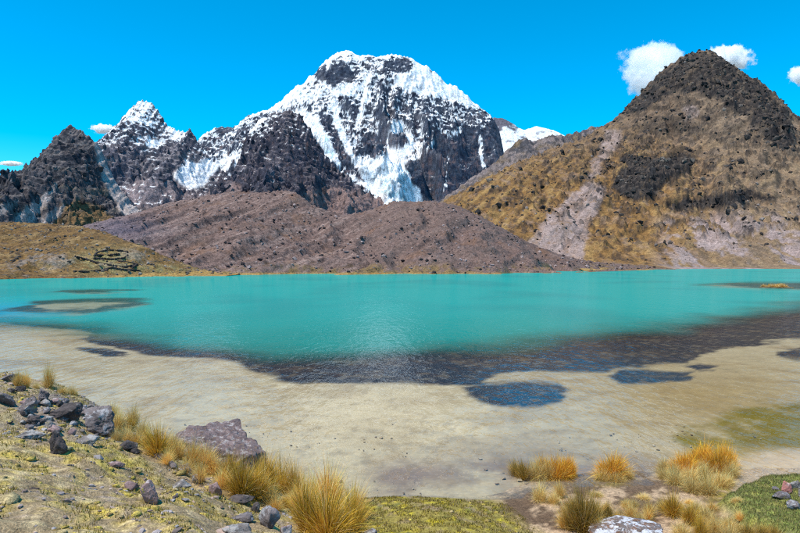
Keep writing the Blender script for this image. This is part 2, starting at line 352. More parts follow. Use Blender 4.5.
# -- far ridge at the edge of the valley
def colA(q):
    n = fbm(q['X']/60, q['Z']/40, 4, 33); return lm(lay(n.shape, C(.13, .11, .135)), C(.06, .058, .07), sstep(0, .3, n))
height_field('distant_ridge', [(-60, 170, 2900), (-30, 178, 2900), (-8, 182, 2900), (0, 183, 2900), (6, 181, 2900), (12, 184, 2900), (22, 190, 2900), (60, 205, 2900)], [(-80, 1800, 40), (80, 1800, 40)], 6, M_far, colA, carve=(80, 160, 300), fine=(8, 40), back=80, crag=10, seed=31)

# -- dark pyramid
crestB = [(-60, 238), (-30, 226), (-10, 214), (3, 203), (10, 190), (20, 181), (28, 174), (35, 164), (40, 160), (45, 152), (50, 148), (54, 146), (58, 138), (63, 130), (67, 125), (72, 123), (77, 126), (81, 130), (88, 134), (95, 138), (99, 146), (104, 158), (110, 172), (120, 188), (134, 204), (160, 222)]
def colB(q):
    px, py, nz, X, Z = (q[k] for k in ('px', 'py', 'nz', 'X', 'Z'))
    n1 = fbm(X/70, Z/45, 5, 40, .6); n2 = fbm(X/18, Z/13, 4, 44, .65); n3 = fbm((X-Z)/30, (Z+X)/110, 4, 48)
    wx = px+5*n1; wy = py+4*n2
    rk = lay(px.shape, C(.06, .054, .06)); rk = lm(rk, C(.14, .122, .12), sstep(0, .4, n1+.3*n2)*.8); rk = lm(rk, C(.02, .021, .03), sstep(0, .3, n3)); rk = lm(rk, C(.19, .165, .155), sstep(.55, .8, nz+.3*n2)*.55)
    rk = lm(rk, C(.13, .095, .06), sstep(.1, .4, n1+n2*.4)*.5*sstep(150, 200, py))
    scr = poly(wx, wy, [(93, 136), (99, 140), (106, 162), (116, 180), (136, 200), (146, 224), (128, 224), (112, 196), (101, 178)], 2)
    scr = np.maximum(scr, poly(wx, wy, [(56, 186), (50, 200), (30, 226), (8, 226), (30, 205), (44, 194)], 2)*.9)
    scr = np.maximum(scr, poly(wx, wy, [(66, 204), (60, 216), (40, 226), (34, 226), (50, 212)], 1.5)*.9)
    scr = np.maximum(scr, poly(wx, wy, [(20, 200), (8, 212), (-10, 220), (-10, 210)], 2)*.7)
    c = lm(rk, C(.34, .29, .275), scr)
    gr = poly(wx, wy, [(52, 226), (60, 206), (78, 200), (104, 208), (118, 226)], 3)
    return lm(c, C(.17, .105, .05), gr*(1-scr)*(1-.5*sstep(0, .3, n3)))
height_field('dark_pyramid_peak', [(a, b, 2200) for a, b in crestB], [(-80, 1000, 30), (180, 1000, 30)], 2.5, M_far, colB, prof=.55, carve=(120, 130, 320), fine=(12, 40), back=70, crag=26, seed=41, strata=4, cull=245)

# -- low grey ridge between saddle and grassy mountain
crestG = [(440, 200), (470, 178), (490, 166), (505, 151), (514, 143), (520, 138), (526, 137), (534, 140), (545, 137), (552, 134), (560, 135), (568, 133), (580, 130), (590, 126), (600, 126), (620, 120), (660, 110)]
def colG(q):
    px, py, X, Z = q['px'], q['py'], q['X'], q['Z']; n = fbm(X/50, Z/40, 5, 52); n2 = fbm(X/14, Z/12, 4, 55)
    c = lm(lay(px.shape, C(.18, .14, .13)), C(.06, .055, .06), sstep(.0, .3, n2+.6*blob(px, py, 520, 145, 12, 8)+.5*blob(px, py, 575, 136, 15, 6)))
    return lm(c, C(.17, .11, .05), sstep(0, .4, n)*.6)
height_field('low_grey_ridge', [(a, b, 2300) for a, b in crestG], [(400, 1500, 50), (700, 1500, 50)], 4, M_far, colG, carve=(70, 110, 240), fine=(9, 35), back=60, crag=12, seed=51, cull=225)

# -- grassy mountain with dark crags
crestH = [(400, 232), (425, 214), (445, 200), (460, 192), (480, 181), (500, 170), (520, 160), (540, 152), (560, 145), (575, 140), (588, 134), (600, 127), (612, 120), (622, 112), (628, 105), (634, 98), (641, 92), (648, 84), (653, 79), (658, 74), (664, 68), (669, 63), (674, 62), (679, 58), (686, 55), (692, 52), (698, 51), (706, 50), (714, 51), (718, 55), (724, 58), (731, 64), (738, 68), (744, 73), (748, 77), (753, 79), (757, 79), (760, 82), (765, 85), (769, 93), (775, 97), (780, 104), (786, 110), (790, 116), (800, 125), (815, 135), (850, 150), (910, 175)]
footH = [(380, 700, 8), (500, 640, 8), (600, 640, 6), (640, 700, 2), (680, 753, -1), (740, 900, -1), (800, 1000, -1), (950, 1000, -1)]
CR1 = [(622, 152), (630, 150), (642, 156), (662, 158), (685, 150), (695, 160), (690, 172), (668, 180), (655, 196), (640, 201), (622, 196), (611, 186), (613, 174), (624, 166)]
CR2 = [(664, 203), (690, 198), (715, 196), (735, 190), (752, 189), (778, 197), (776, 200), (750, 199), (738, 205), (712, 208), (690, 209), (672, 211)]
CR3 = [(640, 122), (665, 114), (690, 118), (708, 128), (695, 134), (670, 131), (650, 136)]
CR4 = [(655, 76), (690, 52), (716, 52), (745, 74), (765, 84), (785, 110), (795, 135), (788, 152), (765, 140), (745, 118), (715, 100), (690, 92), (668, 96), (645, 110), (625, 116), (632, 100)]
def cragmask(px, py, n, n2, k=1.):
    wx = px+9*n+4*n2; wy = py+6*n2-3*n
    return np.maximum.reduce([poly(wx, wy, CR1, 1.3*k), poly(wx, wy, CR2, 1.2*k), .75*poly(wx, wy, CR3, 1.5*k), poly(wx, wy, CR4, 2.*k)])
def overH(X, Y, Z, px, py, t):
    n = fbm(X/45, Z/40, 4, 70); n2 = fbm(X/20, Z/18, 5, 73, .6); m = cragmask(px, py, n, n2, 3.)
    low = sstep(.03, .12, t)
    oc = sstep(.12, .22, fbm(X/28, Y/40, 5, 78, .6)+.14*sstep(210, 120, py)-.1*sstep(640, 560, px))*sstep(258, 235, py)
    Z = Z+low*np.maximum(m*.9, oc*.4)*(7+16*ridged(X/26, Y/22, 6, 75, .64)+5*np.abs(((Z+.35*X+14*n)/15) % 1-.2))
    return Z+(2.2*fbm((X-1.1*Z)/11, (Z+X)/90, 4, 79)+.7*fbm(X/6, Y/6, 4, 76, .6))*low*sstep(1.0, .9, t)
def colH(q):
    px, py, nz, X, Z, Y = (q[k] for k in ('px', 'py', 'nz', 'X', 'Z', 'Y'))
    n = fbm(X/45, Z/40, 4, 70); n2 = fbm(X/20, Z/18, 5, 73, .6); n3 = fbm(X/9, Z/8, 4, 77, .65); st = fbm((X-1.1*Z)/11, (Z+X)/90, 4, 79)*1.3
    c = lay(px.shape, C(.195, .105, .036)); c = lm(c, C(.29, .178, .066), sstep(.0, .35, st+.4*n3)*.7); c = lm(c, C(.075, .046, .026), sstep(.0, .3, n3-.5*st)); c = lm(c, C(.22, .15, .115), sstep(.1, .35, n2-.3*n3)*.5)
    c = lm(c, C(.15, .105, .075), sstep(190, 110, py+20*n)*.75)
    c = lm(c, C(.20, .145, .10), sstep(640, 760, px)*.65)
    wx = px+6*n+3*n3; wy = py+5*n2
    scr = poly(wx, wy, [(588, 180), (606, 188), (592, 222), (580, 264), (518, 258), (548, 216)], 2)*(.7+.3*sstep(-.1, .2, st))
    scr = np.maximum(scr, .75*poly(wx, wy, [(606, 130), (622, 134), (618, 148), (604, 162), (592, 180), (586, 178), (598, 152)], 3))
    scr = np.maximum(scr, .7*poly(wx, wy, [(680, 108), (692, 104), (700, 116), (686, 120)], 3))
    low = sstep(205, 225, py)*sstep(640, 690, px)
    scr = np.maximum(scr, low*sstep(-.02, .12, fbm((X-Z*.9)/26, (Z+X*.3)/60, 4, 58)+.25*n3+.3*blob(px, py, 770, 230, 26, 18)-.03))
    c = lm(c, C(.29, .22, .205), np.clip(scr, 0, 1)*sstep(-.6, -.1, n3)*.9)
    m = cragmask(px, py, n, n2); m = np.clip(m*sstep(-.5, .05, n3+.1+.35*(m-.5)), 0, 1)
    oc = sstep(.12, .22, fbm(X/28, Y/40, 5, 78, .6)+.14*sstep(210, 120, py)-.1*sstep(640, 560, px))*sstep(258, 235, py)
    m = np.maximum.reduce([m, sstep(.72, .5, nz)*.6*sstep(250, 180, py), oc*.85*sstep(-.3, .2, n3)])
    return lm(c, lm(lm(lay(px.shape, C(.038, .031, .028)), C(.014, .012, .013), sstep(-.1, .2, n3)), C(.14, .105, .078), sstep(.66, .9, nz+.35*n3)*.5), m*(1-.4*sstep(.1, .35, n2+.6*st)*sstep(150, 120, py)))
def dH(p): return 1250+300*sstep(430, 620, p)
height_field('grassy_mountain', [(a, b, float(dH(a))) for a, b in crestH], footH, 2.4, M_hill, colH, prof=.05, carve=(38, 130, 420), env0=.05, fine=(2.2, 22), back=50, crag=10, angle=-.3, seed=61, over=overH)

# -- moraine wall
crestI = [(20, 245), (60, 234), (100, 224), (135, 213), (170, 202), (200, 196), (230, 190), (258, 192), (272, 190), (287, 189), (298, 193), (312, 203), (330, 211), (345, 214), (362, 211), (380, 204), (392, 200), (410, 201), (430, 200), (445, 202), (460, 205), (480, 215), (500, 226), (520, 237), (540, 246), (560, 254), (580, 259), (600, 262), (620, 264), (650, 265.5)]
def dI(p): return np.interp(p, [20, 200, 300, 400, 480, 560, 640], [620, 560, 500, 500, 490, 500, 560])
shore = [(-150, 96), (0, 130), (60, 157), (130, 209), (220, 269), (300, 281), (400, 290), (500, 314), (600, 443), (680, 753), (720, 900), (800, 1040), (950, 1100)]
footI = [(p, d, .35) for p, d in shore if 60 <= p <= 600]+[(20, 170, .3), (650, 500, .3)]
def colI(q):
    px, py, nz, X, Y, Z = (q[k] for k in ('px', 'py', 'nz', 'X', 'Y', 'Z'))
    n = fbm(X/30, Y/30, 5, 101, .6); n2 = fbm(X/4, Y/5, 4, 104, .65); st = fbm((X-1.5*Z)/4, (Z*2+X)/60, 4, 107)*1.2
    c = lay(px.shape, C(.16, .104, .088)); c = lm(c, C(.25, .175, .15), sstep(.0, .35, st)*.9); c = lm(c, C(.062, .04, .036), sstep(.05, .35, n2)*.85)
    c = lm(c, C(.135, .09, .075), sstep(330, 380, px+40*n)*.7*sstep(-.3, .1, n2+st))
    c = lm(c, C(.16, .085, .05), sstep(.1, .45, n)*.6)
    c = lm(c, C(.15, .12, .145), blob(px, py, 120, 228, 40, 14)*.8)
    c = lm(c, C(.07, .048, .042), sstep(.1, .5, q['hp2'])*.6); c = lm(c, C(.26, .20, .18), sstep(.05, .4, -q['hp2'])*.5)
    low = sstep(261, 270, py+5*n)
    c = lm(c, C(.20, .13, .05), low*sstep(-.1, .3, n2+n)*.75)
    return lm(c, C(.32, .20, .06), sstep(272.2, 273.6, py+.5*n)*sstep(640, 520, px)*.85)
height_field('moraine', [(a, b, float(dI(a))) for a, b in crestI], footI, 1.05, M_mor, colI, prof=.10, carve=(11, 30, 170), env0=.12, fine=(.55, 5), back=40, crag=2.0, angle=-.24, seed=71, zmin=-2)

# -- dry grass hill with corrals on the near side of the valley
crestJ = [(-160, 200, 330), (-100, 210, 330), (-50, 217, 330), (0, 221, 330), (40, 222, 330), (80, 225, 325), (105, 231, 315), (125, 239, 305), (145, 246, 300), (165, 255, 300), (185, 263, 300), (205, 269, 296), (222, 272.6, 296), (245, 273.6, 300)]
footJ = [(p, d, .25) for p, d in shore if p <= 300]
def colJ(q):
    px, py, X, Y, Z = (q[k] for k in ('px', 'py', 'X', 'Y', 'Z'))
    n = fbm(X/22, Y/22, 5, 121, .6); n2 = fbm(X/3, Y/3.5, 4, 124, .65); n3 = fbm(X/10, Y/10, 4, 127)
    c = lay(px.shape, C(.17, .098, .036)); c = lm(c, C(.245, .16, .072), sstep(0, .35, n3)); c = lm(c, C(.085, .052, .03), sstep(.0, .25, n2)*.9)
    c = lm(c, C(.22, .175, .145), sstep(.1, .3, n+.5*n2)*sstep(240, 256, py)*.8)
    c = lm(c, C(.26, .22, .085), np.clip(blob(px, py, 105, 262, 30, 14)+blob(px, py, 160, 270, 30, 5), 0, 1)*.75*sstep(-.3, .1, n2))
    sh = py-np.interp(px, [0, 60, 130, 220], [291, 286, 280, 276])
    return lm(c, C(.33, .205, .065), sstep(-7, -4.5, sh+1.5*n)*.85)
height_field('dry_grass_hill', crestJ, footJ, .65, M_mor, colJ, prof=-.15, carve=(4, 24, 60), env0=.15, fine=(.6, 5), back=25, crag=1.0, seed=81, zmin=-2)
# -- level shore strip at the foot of the grassy mountain
def colS(q):
    n = fbm(q['X']/12, q['Y']/20, 4, 131); c = lay(n.shape, C(.34, .215, .07)); c = lm(c, C(.2, .14, .06), sstep(0, .3, n))
    return lm(c, C(.62, .56, .42), sstep(690, 730, q['px'])*.9)
height_field('grass_shore', [(560, 263.5, 480), (600, 264.8, 560), (640, 264.6, 760), (680, 264.0, 900), (740, 263.4, 1050), (800, 263.2, 1150), (950, 263, 1200)], [(560, 400, -.1), (600, 443, -.1), (640, 600, -.1), (680, 753, -.1), (720, 900, -.1), (800, 1040, -.1), (950, 1100, -.1)], 2.2, M_mor, colS, prof=0, carve=(.5, 40, 40), fine=(.2, 9), back=60, seed=91, zmin=-2)

# ------------------------------------------------------------------ lake: bed and water
def polar(d0, d1, ratio, p0, p1, nc):
    nr = int(math.log(d1/d0)/math.log(ratio)); d = d0*ratio**np.arange(nr+1); u = (np.linspace(p0, p1, nc)-400)/F
    Y = np.repeat(d[:, None], nc, 1); return Y*u[None], Y
TOP = ([-200, 0, 50, 100, 150, 200, 240, 300, 360, 420, 480, 540, 580, 630, 680, 720, 760, 800, 1000], [312, 318, 320, 326, 336, 346, 350, 350, 349, 347, 343, 338, 333, 326, 321, 314, 306, 301, 292])
LOW = ([-200, 0, 30, 80, 100, 130, 170, 230, 270, 310, 360, 400, 440, 480, 530, 580, 620, 690, 720, 760, 800, 1000], [318, 322, 324, 330, 340, 350, 357, 363, 371, 379, 381, 382, 384, 383, 377, 372, 368, 361, 351, 342, 337, 325])
def lake_cols(X, Y, Z):
    a = fbm(X/9, Y/9, 4, 141)*2.2; b = fbm(X/9+30, Y/9, 4, 145)*2.2
    k = np.clip(Y/45, .35, 3)
    px, py = proj(X+a*k, Y+b*k*1.4, Z)
    n1 = fbm(X/3.2, Y/3.2, 5, 148, .6); n2 = fbm(X/.7, Y/.9, 4, 151, .6); n0 = fbm(X/14, Y/14, 3, 150)
    c = lay(X.shape, C(.40, .335, .22)); c = lm(c, C(.26, .19, .105), sstep(-.05, .4, n1+.5*n0)*.7)
    c = lm(c, C(.48, .40, .26), blob(px, py, 360, 420, 150, 34)*.75)
    c = lm(c, C(.27, .185, .07), blob(px, py, 720, 400, 130, 40)*.8)
    # brown mud near the bank and round the tussocks
    mud = np.clip(blob(px, py, 400, 478, 34, 18)+blob(px, py, 590, 475, 130, 24)+.5*blob(px, py, 480, 470, 60, 14), 0, 1)
    c = lm(c, C(.20, .145, .11), mud*sstep(-.6, .2, n1+.5*n2+.1))
    c = lm(c, C(.16, .12, .008), np.clip(1.3*poly(px+14*n1, py+6*n2, [(690, 440), (725, 420), (770, 408), (830, 402), (850, 436), (800, 450), (740, 458), (705, 454)], 7), 0, 1)*sstep(-.7, .0, n1+.4*n2))
    c = lm(c, C(.46, .33, .20), blob(px, py, 800, 462, 60, 12)*.9)
    px = px+9*n1+4*n2; py = py+2.6*n1+1.6*n2
    dark = sstep(-3, 5, py-np.interp(px, *TOP))*sstep(2.0, -2.0, py-np.interp(px, *LOW)-2)
    for pts, s in [([(462, 388), (480, 383), (520, 382), (560, 384), (569, 392), (560, 401), (520, 405), (490, 404), (470, 398)], 2.5), ([(600, 376), (615, 371), (650, 372), (688, 371), (684, 380), (650, 386), (612, 385)], 2.5),
            ([(79, 353), (90, 348), (112, 349), (118, 354), (105, 358), (86, 357)], 1.5), ([(688, 367), (705, 363), (724, 366), (712, 371), (694, 371)], 1.5), ([(778, 350), (800, 343), (860, 340), (860, 362), (800, 361), (782, 357)], 2),
            ([(18, 310), (30, 300), (90, 298), (140, 299), (160, 302), (120, 309), (80, 315), (40, 314)], 2), ([(50, 291), (90, 289), (135, 290), (110, 293), (70, 293)], 1), ([(720, 284), (760, 282), (860, 283), (860, 291), (760, 289)], 1.5)]:
        dark = np.maximum(dark, poly(px, py, pts, s))
    tongue = poly(px, py, [(480, 381), (500, 374), (540, 370), (590, 371), (605, 374), (570, 379), (540, 380), (500, 381)], 2)
    dark = dark*(1-.85*tongue)*(1-.5*blob(px, py, 120, 336, 30, 3))*(1-.22*sstep(.1, .35, n2+.5*n1))
    c = lm(c, C(.20, .15, .09), .4*sstep(.2, .4, n2+.35*n0)*sstep(345, 370, py))
    for pts in ([(32, 307), (50, 302), (100, 301), (118, 304), (90, 309), (50, 311)],):
        dark = dark*(1-poly(px, py, pts, 1.5))
    dk = lm(lay(X.shape, C(.012, .016, .025)), C(.030, .024, .024), sstep(-.1, .4, n1))
    dk = lm(dk, C(.012, .055, .10), blob(px, py, 600, 385, 130, 22)*.8)
    return lm(c, dk, np.clip(dark, 0, 1))
Xb, Yb = polar(9, 330, 1.009, -150, 950, 340)
pxw, pyw = proj(Xb, Yb, 0*Xb)
dep = .14+.008*np.clip(Yb-14, 0, 1e9)
dep = np.clip(dep, .02, .6)+.05*fbm(Xb/3, Yb/3, 3, 160)
lc = lake_cols(Xb, Yb, -dep)
nr, nc = Xb.shape
add('lake_bed', mesh_np('lake_bed', np.stack([Xb, Yb, -dep], -1).reshape(-1, 3), grid_faces(nr, nc), M_bed, lc.reshape(-1, 3)), kind='structure')

Xw, Yw = polar(7, 1500, 1.022, -200, 1000, 170)
a = fbm(Xw/9, Yw/9, 4, 141)*2.2; b = fbm(Xw/9+30, Yw/9, 4, 145)*2.2; k = np.clip(Yw/45, .35, 3)
px, py = proj(Xw+a*k, Yw+b*k*1.4, 0*Xw)
turb = sstep(16, -9, py-np.interp(px, *TOP)+3*fbm(Xw/4, Yw/6, 4, 177))
for pts, s, w in [([(18, 310), (30, 301), (90, 298), (140, 299), (160, 302), (120, 309), (80, 315), (40, 314)], 2, .8), ([(50, 291), (90, 289), (135, 290), (110, 293), (70, 293)], 1, .75), ([(690, 285), (740, 282), (860, 283), (860, 291), (760, 289)], 2, .8)]:
    turb = turb*(1-w*poly(px, py, pts, s))
n = fbm(Xw/30, Yw/50, 4, 171)
wc = lay(Xw.shape, C(.0, .335, .305)); wc = lm(wc, C(.0, .25, .245), sstep(-.1, .4, n)*.6)
wc = lm(wc, C(.0, .28, .44), blob(px, py, -20, 312, 90, 10)*.9); wc = lm(wc, C(.004, .21, .175), sstep(300, 348, py)*.8)
nr, nc = Xw.shape
m, n_, l, out = new_mat('glacial_lake_water')
at = n_.new('ShaderNodeAttribute'); at.attribute_name = 'Col'
geo = n_.new('ShaderNodeNewGeometry'); mp = n_.new('ShaderNodeMapping'); mp.inputs['Scale'].default_value = (1.5, .55, 1); mp.inputs['Rotation'].default_value = (0, 0, .3)
l.new(geo.outputs['Position'], mp.inputs['Vector'])
nrm = None
for s, st, ds, dt in ((.12, 1., .12, 2), (.5, 1., .065, 3), (1.25, 1., .068, 3), (3.6, 1., .010, 3)):
    f = noise_node(n_, l, mp.outputs[0], s, dt, .55)
    bp = n_.new('ShaderNodeBump'); bp.inputs['Strength'].default_value = st; bp.inputs['Distance'].default_value = ds
    l.new(f, bp.inputs['Height']); nrm and l.new(nrm, bp.inputs['Normal']); nrm = bp.outputs[0]
fr = n_.new('ShaderNodeFresnel'); fr.inputs['IOR'].default_value = 1.33; l.new(nrm, fr.inputs['Normal'])
fac = n_.new('ShaderNodeMath'); fac.operation = 'MINIMUM'; l.new(ramp(n_, l, fr.outputs[0], 0, 1, .0, .75), fac.inputs[0]); fac.inputs[1].default_value = .33
gl = n_.new('ShaderNodeBsdfGlossy'); gl.inputs['Roughness'].default_value = .035; l.new(nrm, gl.inputs['Normal'])
tr = n_.new('ShaderNodeBsdfTransparent'); tr.inputs[0].default_value = (.97, .975, .95, 1)
df = n_.new('ShaderNodeBsdfDiffuse'); l.new(at.outputs['Color'], df.inputs[0])
m1 = n_.new('ShaderNodeMixShader'); l.new(at.outputs['Alpha'], m1.inputs[0]); l.new(tr.outputs[0], m1.inputs[1]); l.new(df.outputs[0], m1.inputs[2])
m2 = n_.new('ShaderNodeMixShader'); l.new(fac.outputs[0], m2.inputs[0]); l.new(m1.outputs[0], m2.inputs[1]); l.new(gl.outputs[0], m2.inputs[2]); l.new(m2.outputs[0], out.inputs[0])
wcol = np.concatenate([wc, (turb*.96)[..., None]], -1).reshape(-1, 4)
add('lake_water', mesh_np('lake_water', np.stack([Xw, Yw, 0*Xw], -1).reshape(-1, 3), grid_faces(nr, nc), m, wcol), kind='structure')

# ------------------------------------------------------------------ near shore ground
ctrl = [P(*q) for q in [(0, 533, 4.6), (200, 533, 5.4), (290, 533, 6.8), (0, 450, 7.2), (-120, 450, 7.2), (80, 450, 8), (150, 480, 7.8), (250, 505, 8), (0, 388, 14.2), (-100, 380, 14.5), (60, 393, 13.6), (110, 412, 12.6), (160, 447, 11.6), (220, 472, 10.8), (285, 498, 9.8), (330, 536, 8.4)]]
ctrl += [(-13.5, 21, .5), (-10, 19.5, .1), (-8, 19, .0), (-6, 17.5, -.1), (-4.3, 16.4, -.1), (-2.8, 15.6, 0), (-1.5, 13, .55), (-1.2, 10.5, 1.5), (-18, 24, -.4), (-12, 28, -1.2), (-6, 24, -1.2), (-2, 20, -.9), (3, 22, -.7), (8, 26, -.9), (14, 26, -.9), (20, 22, -.4),
         (0, 0, 4.35), (-6, 0, 5.4), (-14, 4, 5.6), (-20, 12, 4.0), (0, -5, 4.8), (8, 0, 3.0), (3, 5, 2.5), (10, 6, 1.6), (.5, 8.5, 1.9), (-8, -5, 6.2), (10, -6, 4),
         (0, 13, .42), (1.5, 13.2, .38), (-.8, 15.2, .22), (.6, 15.2, .22), (1.8, 14.9, .2), (2.6, 14.2, .12), (3.0, 13.2, .05), (3.2, 12, .2), (3, 10, .8),
         (3.6, 15, .02), (4.3, 14.2, .06), (5, 13, .12), (6, 12.2, .2), (5, 16, .04), (6.3, 14.8, .06), (7.4, 14.2, .04), (7.5, 16, .03), (3.4, 16.6, -.02), (6.2, 16.4, .02), (7.6, 17.2, .0), (9, 17.5, -.08), (5, 18.5, -.22), (2.2, 17, -.28), (7.5, 19.5, -.3), (12, 18, -.1), (.5, 17.5, -.4), (7.3, 12.8, .08), (7.0, 10, .7), (15, 14, .4)]
ctrl = np.array(ctrl)
def U_(r2): return r2*np.log(r2+1e-9)*.5
_A = np.hypot(ctrl[:, None, 0]-ctrl[None, :, 0], ctrl[:, None, 1]-ctrl[None, :, 1])**2
nC = len(ctrl); K = U_(_A)+np.eye(nC)*.05; Pm = np.c_[np.ones(nC), ctrl[:, :2]]
W = np.linalg.solve(np.block([[K, Pm], [Pm.T, np.zeros((3, 3))]]), np.r_[ctrl[:, 2], 0, 0, 0])
def mound(x, y):   # raised green cushion bank
    a = fbm(x/1.2, y/1.2, 3, 181)*.35
    return sstep(3.15, 2.6, np.hypot((x-10.6), (y-13.9)*.95)+a)
def GZ(x, y, detail=True):
    x = np.atleast_1d(np.asarray(x, float)); y = np.atleast_1d(np.asarray(y, float)); z = W[nC]+W[nC+1]*x+W[nC+2]*y
    for i in range(nC): z = z+W[i]*U_((x-ctrl[i, 0])**2+(y-ctrl[i, 1])**2)
    hi = sstep(.1, 1.2, z)
    z = z+mound(x, y)*(.36+.10*fbm(x/.7, y/.7, 3, 183))
    if detail:
        bank = sstep(.03, .16, z)
        z = z+hi*(.16*fbm(x/1.3, y/1.3, 4, 190)+.10*(ridged(x/.8, y/.8, 4, 193)-.5))+bank*(.055*fbm(x/.3, y/.3, 4, 196, .6))+.02*fbm(x/.5, y/.5, 3, 199)
    return z
def hit(px, py):
    d = np.linspace(2.5, 40, 1500); x = (px-400)/F*d; z = CAMZ+(HY-py)/F*d; g = np.maximum(GZ(x, d), -.02)
    i = np.argmax(z <= g); return float(x[i]), float(d[i]), float(g[i])
ys = [-5.]
while ys[-1] < 32: ys.append(ys[-1]+max(.04, .0075*abs(ys[-1])))
xs = np.concatenate([np.arange(-24, -13, .25), np.arange(-13, 12.5, .085), np.arange(12.5, 22, .25)])
Xg, Yg = np.meshgrid(xs, np.array(ys)); Zg = GZ(Xg.ravel(), Yg.ravel()).reshape(Xg.shape)
ppx, ppy = proj(Xg, Yg, Zg)
n1 = fbm(Xg/1.1, Yg/1.1, 5, 201, .6); n2 = fbm(Xg/.28, Yg/.28, 4, 205, .65); n3 = fbm((Xg*.8+Yg*.6)/.5, (Yg*.8-Xg*.6)/1.6, 4, 208, .6); n4 = fbm(Xg/.1, Yg/.1, 3, 211)
hill = sstep(.5, 1.0, Zg)
n5 = fbm((Xg*.8+Yg*.6)/.16, (Yg*.8-Xg*.6)/.4, 4, 214, .65)
c = lay(Xg.shape, C(.27, .20, .115))
c = lm(c, C(.35, .28, .24), sstep(.06, .36, n2+.3*n1+.3*n4)*.75)                     # grey-violet grit
c = lm(c, C(.13, .085, .055), sstep(.05, .35, .5*n3+.7*n5-.3*n2)*.8)                      # bare brown soil
c = lm(c, C(.40, .30, .09), sstep(-.05, .1, .55*n3+.7*n5+.35*n2+.3*n1+.25*n4)*.85)         # yellow-green moss
c = lm(c, C(.48, .375, .07), sstep(.17, .32, .6*n3+.7*n5+.4*n2)*.8); c = lm(c, C(.55, .44, .26), sstep(.12, .3, .6*n5-.6*n2+.4*n4)*.6)
stony = blob(ppx, ppy, 50, 412, 55, 22); c = lm(c, C(.24, .20, .19), np.clip(stony*1.3, 0, 1)*sstep(-.4, .15, n2+.1)*.8*hill)
bk = lay(Xg.shape, C(.25, .20, .05)); bk = lm(bk, C(.46, .37, .03), sstep(.05, .25, n2+.5*n1)); bk = lm(bk, C(.26, .19, .12), sstep(.0, .25, .7*n3+.5*n2)*.85); bk = lm(bk, C(.12, .14, .04), sstep(.15, .35, n1-.2*n2)*.6)
c = lm(bk, c, hill[..., None]*0+hill) if False else bk*(1-hill[..., None])+c*hill[..., None]
marsh = sstep(2.4, 3.2, Xg+.5*n1+.25*(Yg-14))*(1-mound(Xg, Yg))*(1-hill)
mu = lay(Xg.shape, C(.43, .30, .19)); mu = lm(mu, C(.13, .082, .05), sstep(-.16, .06, n1+.4*n2+.30*blob(ppx, ppy, 600, 480, 60, 20)-.5*blob(ppx, ppy, 770, 470, 45, 26)-.6*blob(ppx, ppy, 612, 490, 16, 8)))
mu = lm(mu, C(.25, .20, .03), .85*np.clip(1.2*blob(ppx, ppy, 722, 490, 14, 16)+blob(ppx, ppy, 610, 482, 16, 4), 0, 1)*sstep(-.3, .1, n2))
c = c*(1-marsh[..., None])+mu*marsh[..., None]
gm = mound(Xg, Yg); gc = lay(Xg.shape, C(.17, .20, .05)); gc = lm(gc, C(.32, .30, .08), sstep(0, .3, n2)); gc = lm(gc, C(.09, .10, .035), sstep(0, .3, n4+n3*.4)*.7)
c = c*(1-gm[..., None])+gc*gm[..., None]
sub = sstep(.03, -.05, Zg)*(1-gm)
lk = lake_cols(Xg, Yg, np.minimum(Zg, -.05)); c = c*(1-sub[..., None]*(1-.6*marsh[..., None]))+lk*sub[..., None]*(1-.6*marsh[..., None])
nr, nc = Xg.shape; Fg = grid_faces(nr, nc); kp = (Zg > -1.0).ravel(); Fg = Fg[kp[Fg].any(1)]
Vg, Fg, cg = compact(np.stack([Xg, Yg, Zg], -1).reshape(-1, 3), Fg, c.reshape(-1, 3))
add('shore_ground', mesh_np('shore_ground', Vg, Fg, M_gnd, cg), kind='structure')

# ------------------------------------------------------------------ rocks
def rock_mesh(seed, mat, sx, sy, sz, sub=4, cuts=14, rough=.10, sink=.30, o0=.55, o1=.92):
    r_ = np.random.RandomState(seed); d, f = ico(sub); r = np.ones(len(d))*1.25
    for i in range(cuts):
        nv = r_.randn(3); nv /= np.linalg.norm(nv); o = r_.uniform(o0, o1); dt = d@nv
        r = np.where(dt*r > o, o/np.maximum(dt, 1e-3), r)
    v = d*r[:, None]; off = r_.rand(3)*50
    dsp = rough*(1.6*fbm3(v*1.7+off, 4, 3, .55)+.7*(1-2*np.abs(fbm3(v*3.4+off, 4, 9, .6))-.5))
    v = v*(1+dsp[:, None]); v *= np.array([sx, sy, sz])/2/np.abs(v).max(0)
    v[:, 2] += sz*.5-sz*sink
    return mesh_np('rock', v, f, mat, None, smooth=True)
def put_rock(px, py, wpx, hpx, mat, label, group=None, seed=0, name='rock', rz=0, sub=4, cuts=13, rough=.1, dd=.9, d_over=None, cat='rock', o0=.55):
    x, y, z = hit(px, py)
    if d_over: y = d_over; x = (px-400)/F*y; z = float(GZ(x, y)[0])
    w = wpx/F*y; h = hpx/F*y*1.36
    me = rock_mesh(seed, mat, w, w*dd, h, sub, cuts, rough, o0=o0)
    o = add(name, me, (x, y+w*dd*.2, float(GZ(x, y+w*dd*.2)[0])-h*.02), label=label, category=cat)
    o.rotation_euler[2] = 0
    if group: o['group'] = group
    return o
put_rock(219, 466, 130, 60, R_bould, 'large purple-grey boulder jutting out over the shallow water behind the grass tufts', None, 5, 'boulder', sub=6, cuts=11, rough=.13, dd=.8, cat='boulder')
put_rock(640, 546, 92, 18, R_white, 'low boulder crusted with white and rust lichen among the marsh tufts', None, 8, 'boulder', sub=6, cuts=10, rough=.09, dd=.8, cat='boulder')
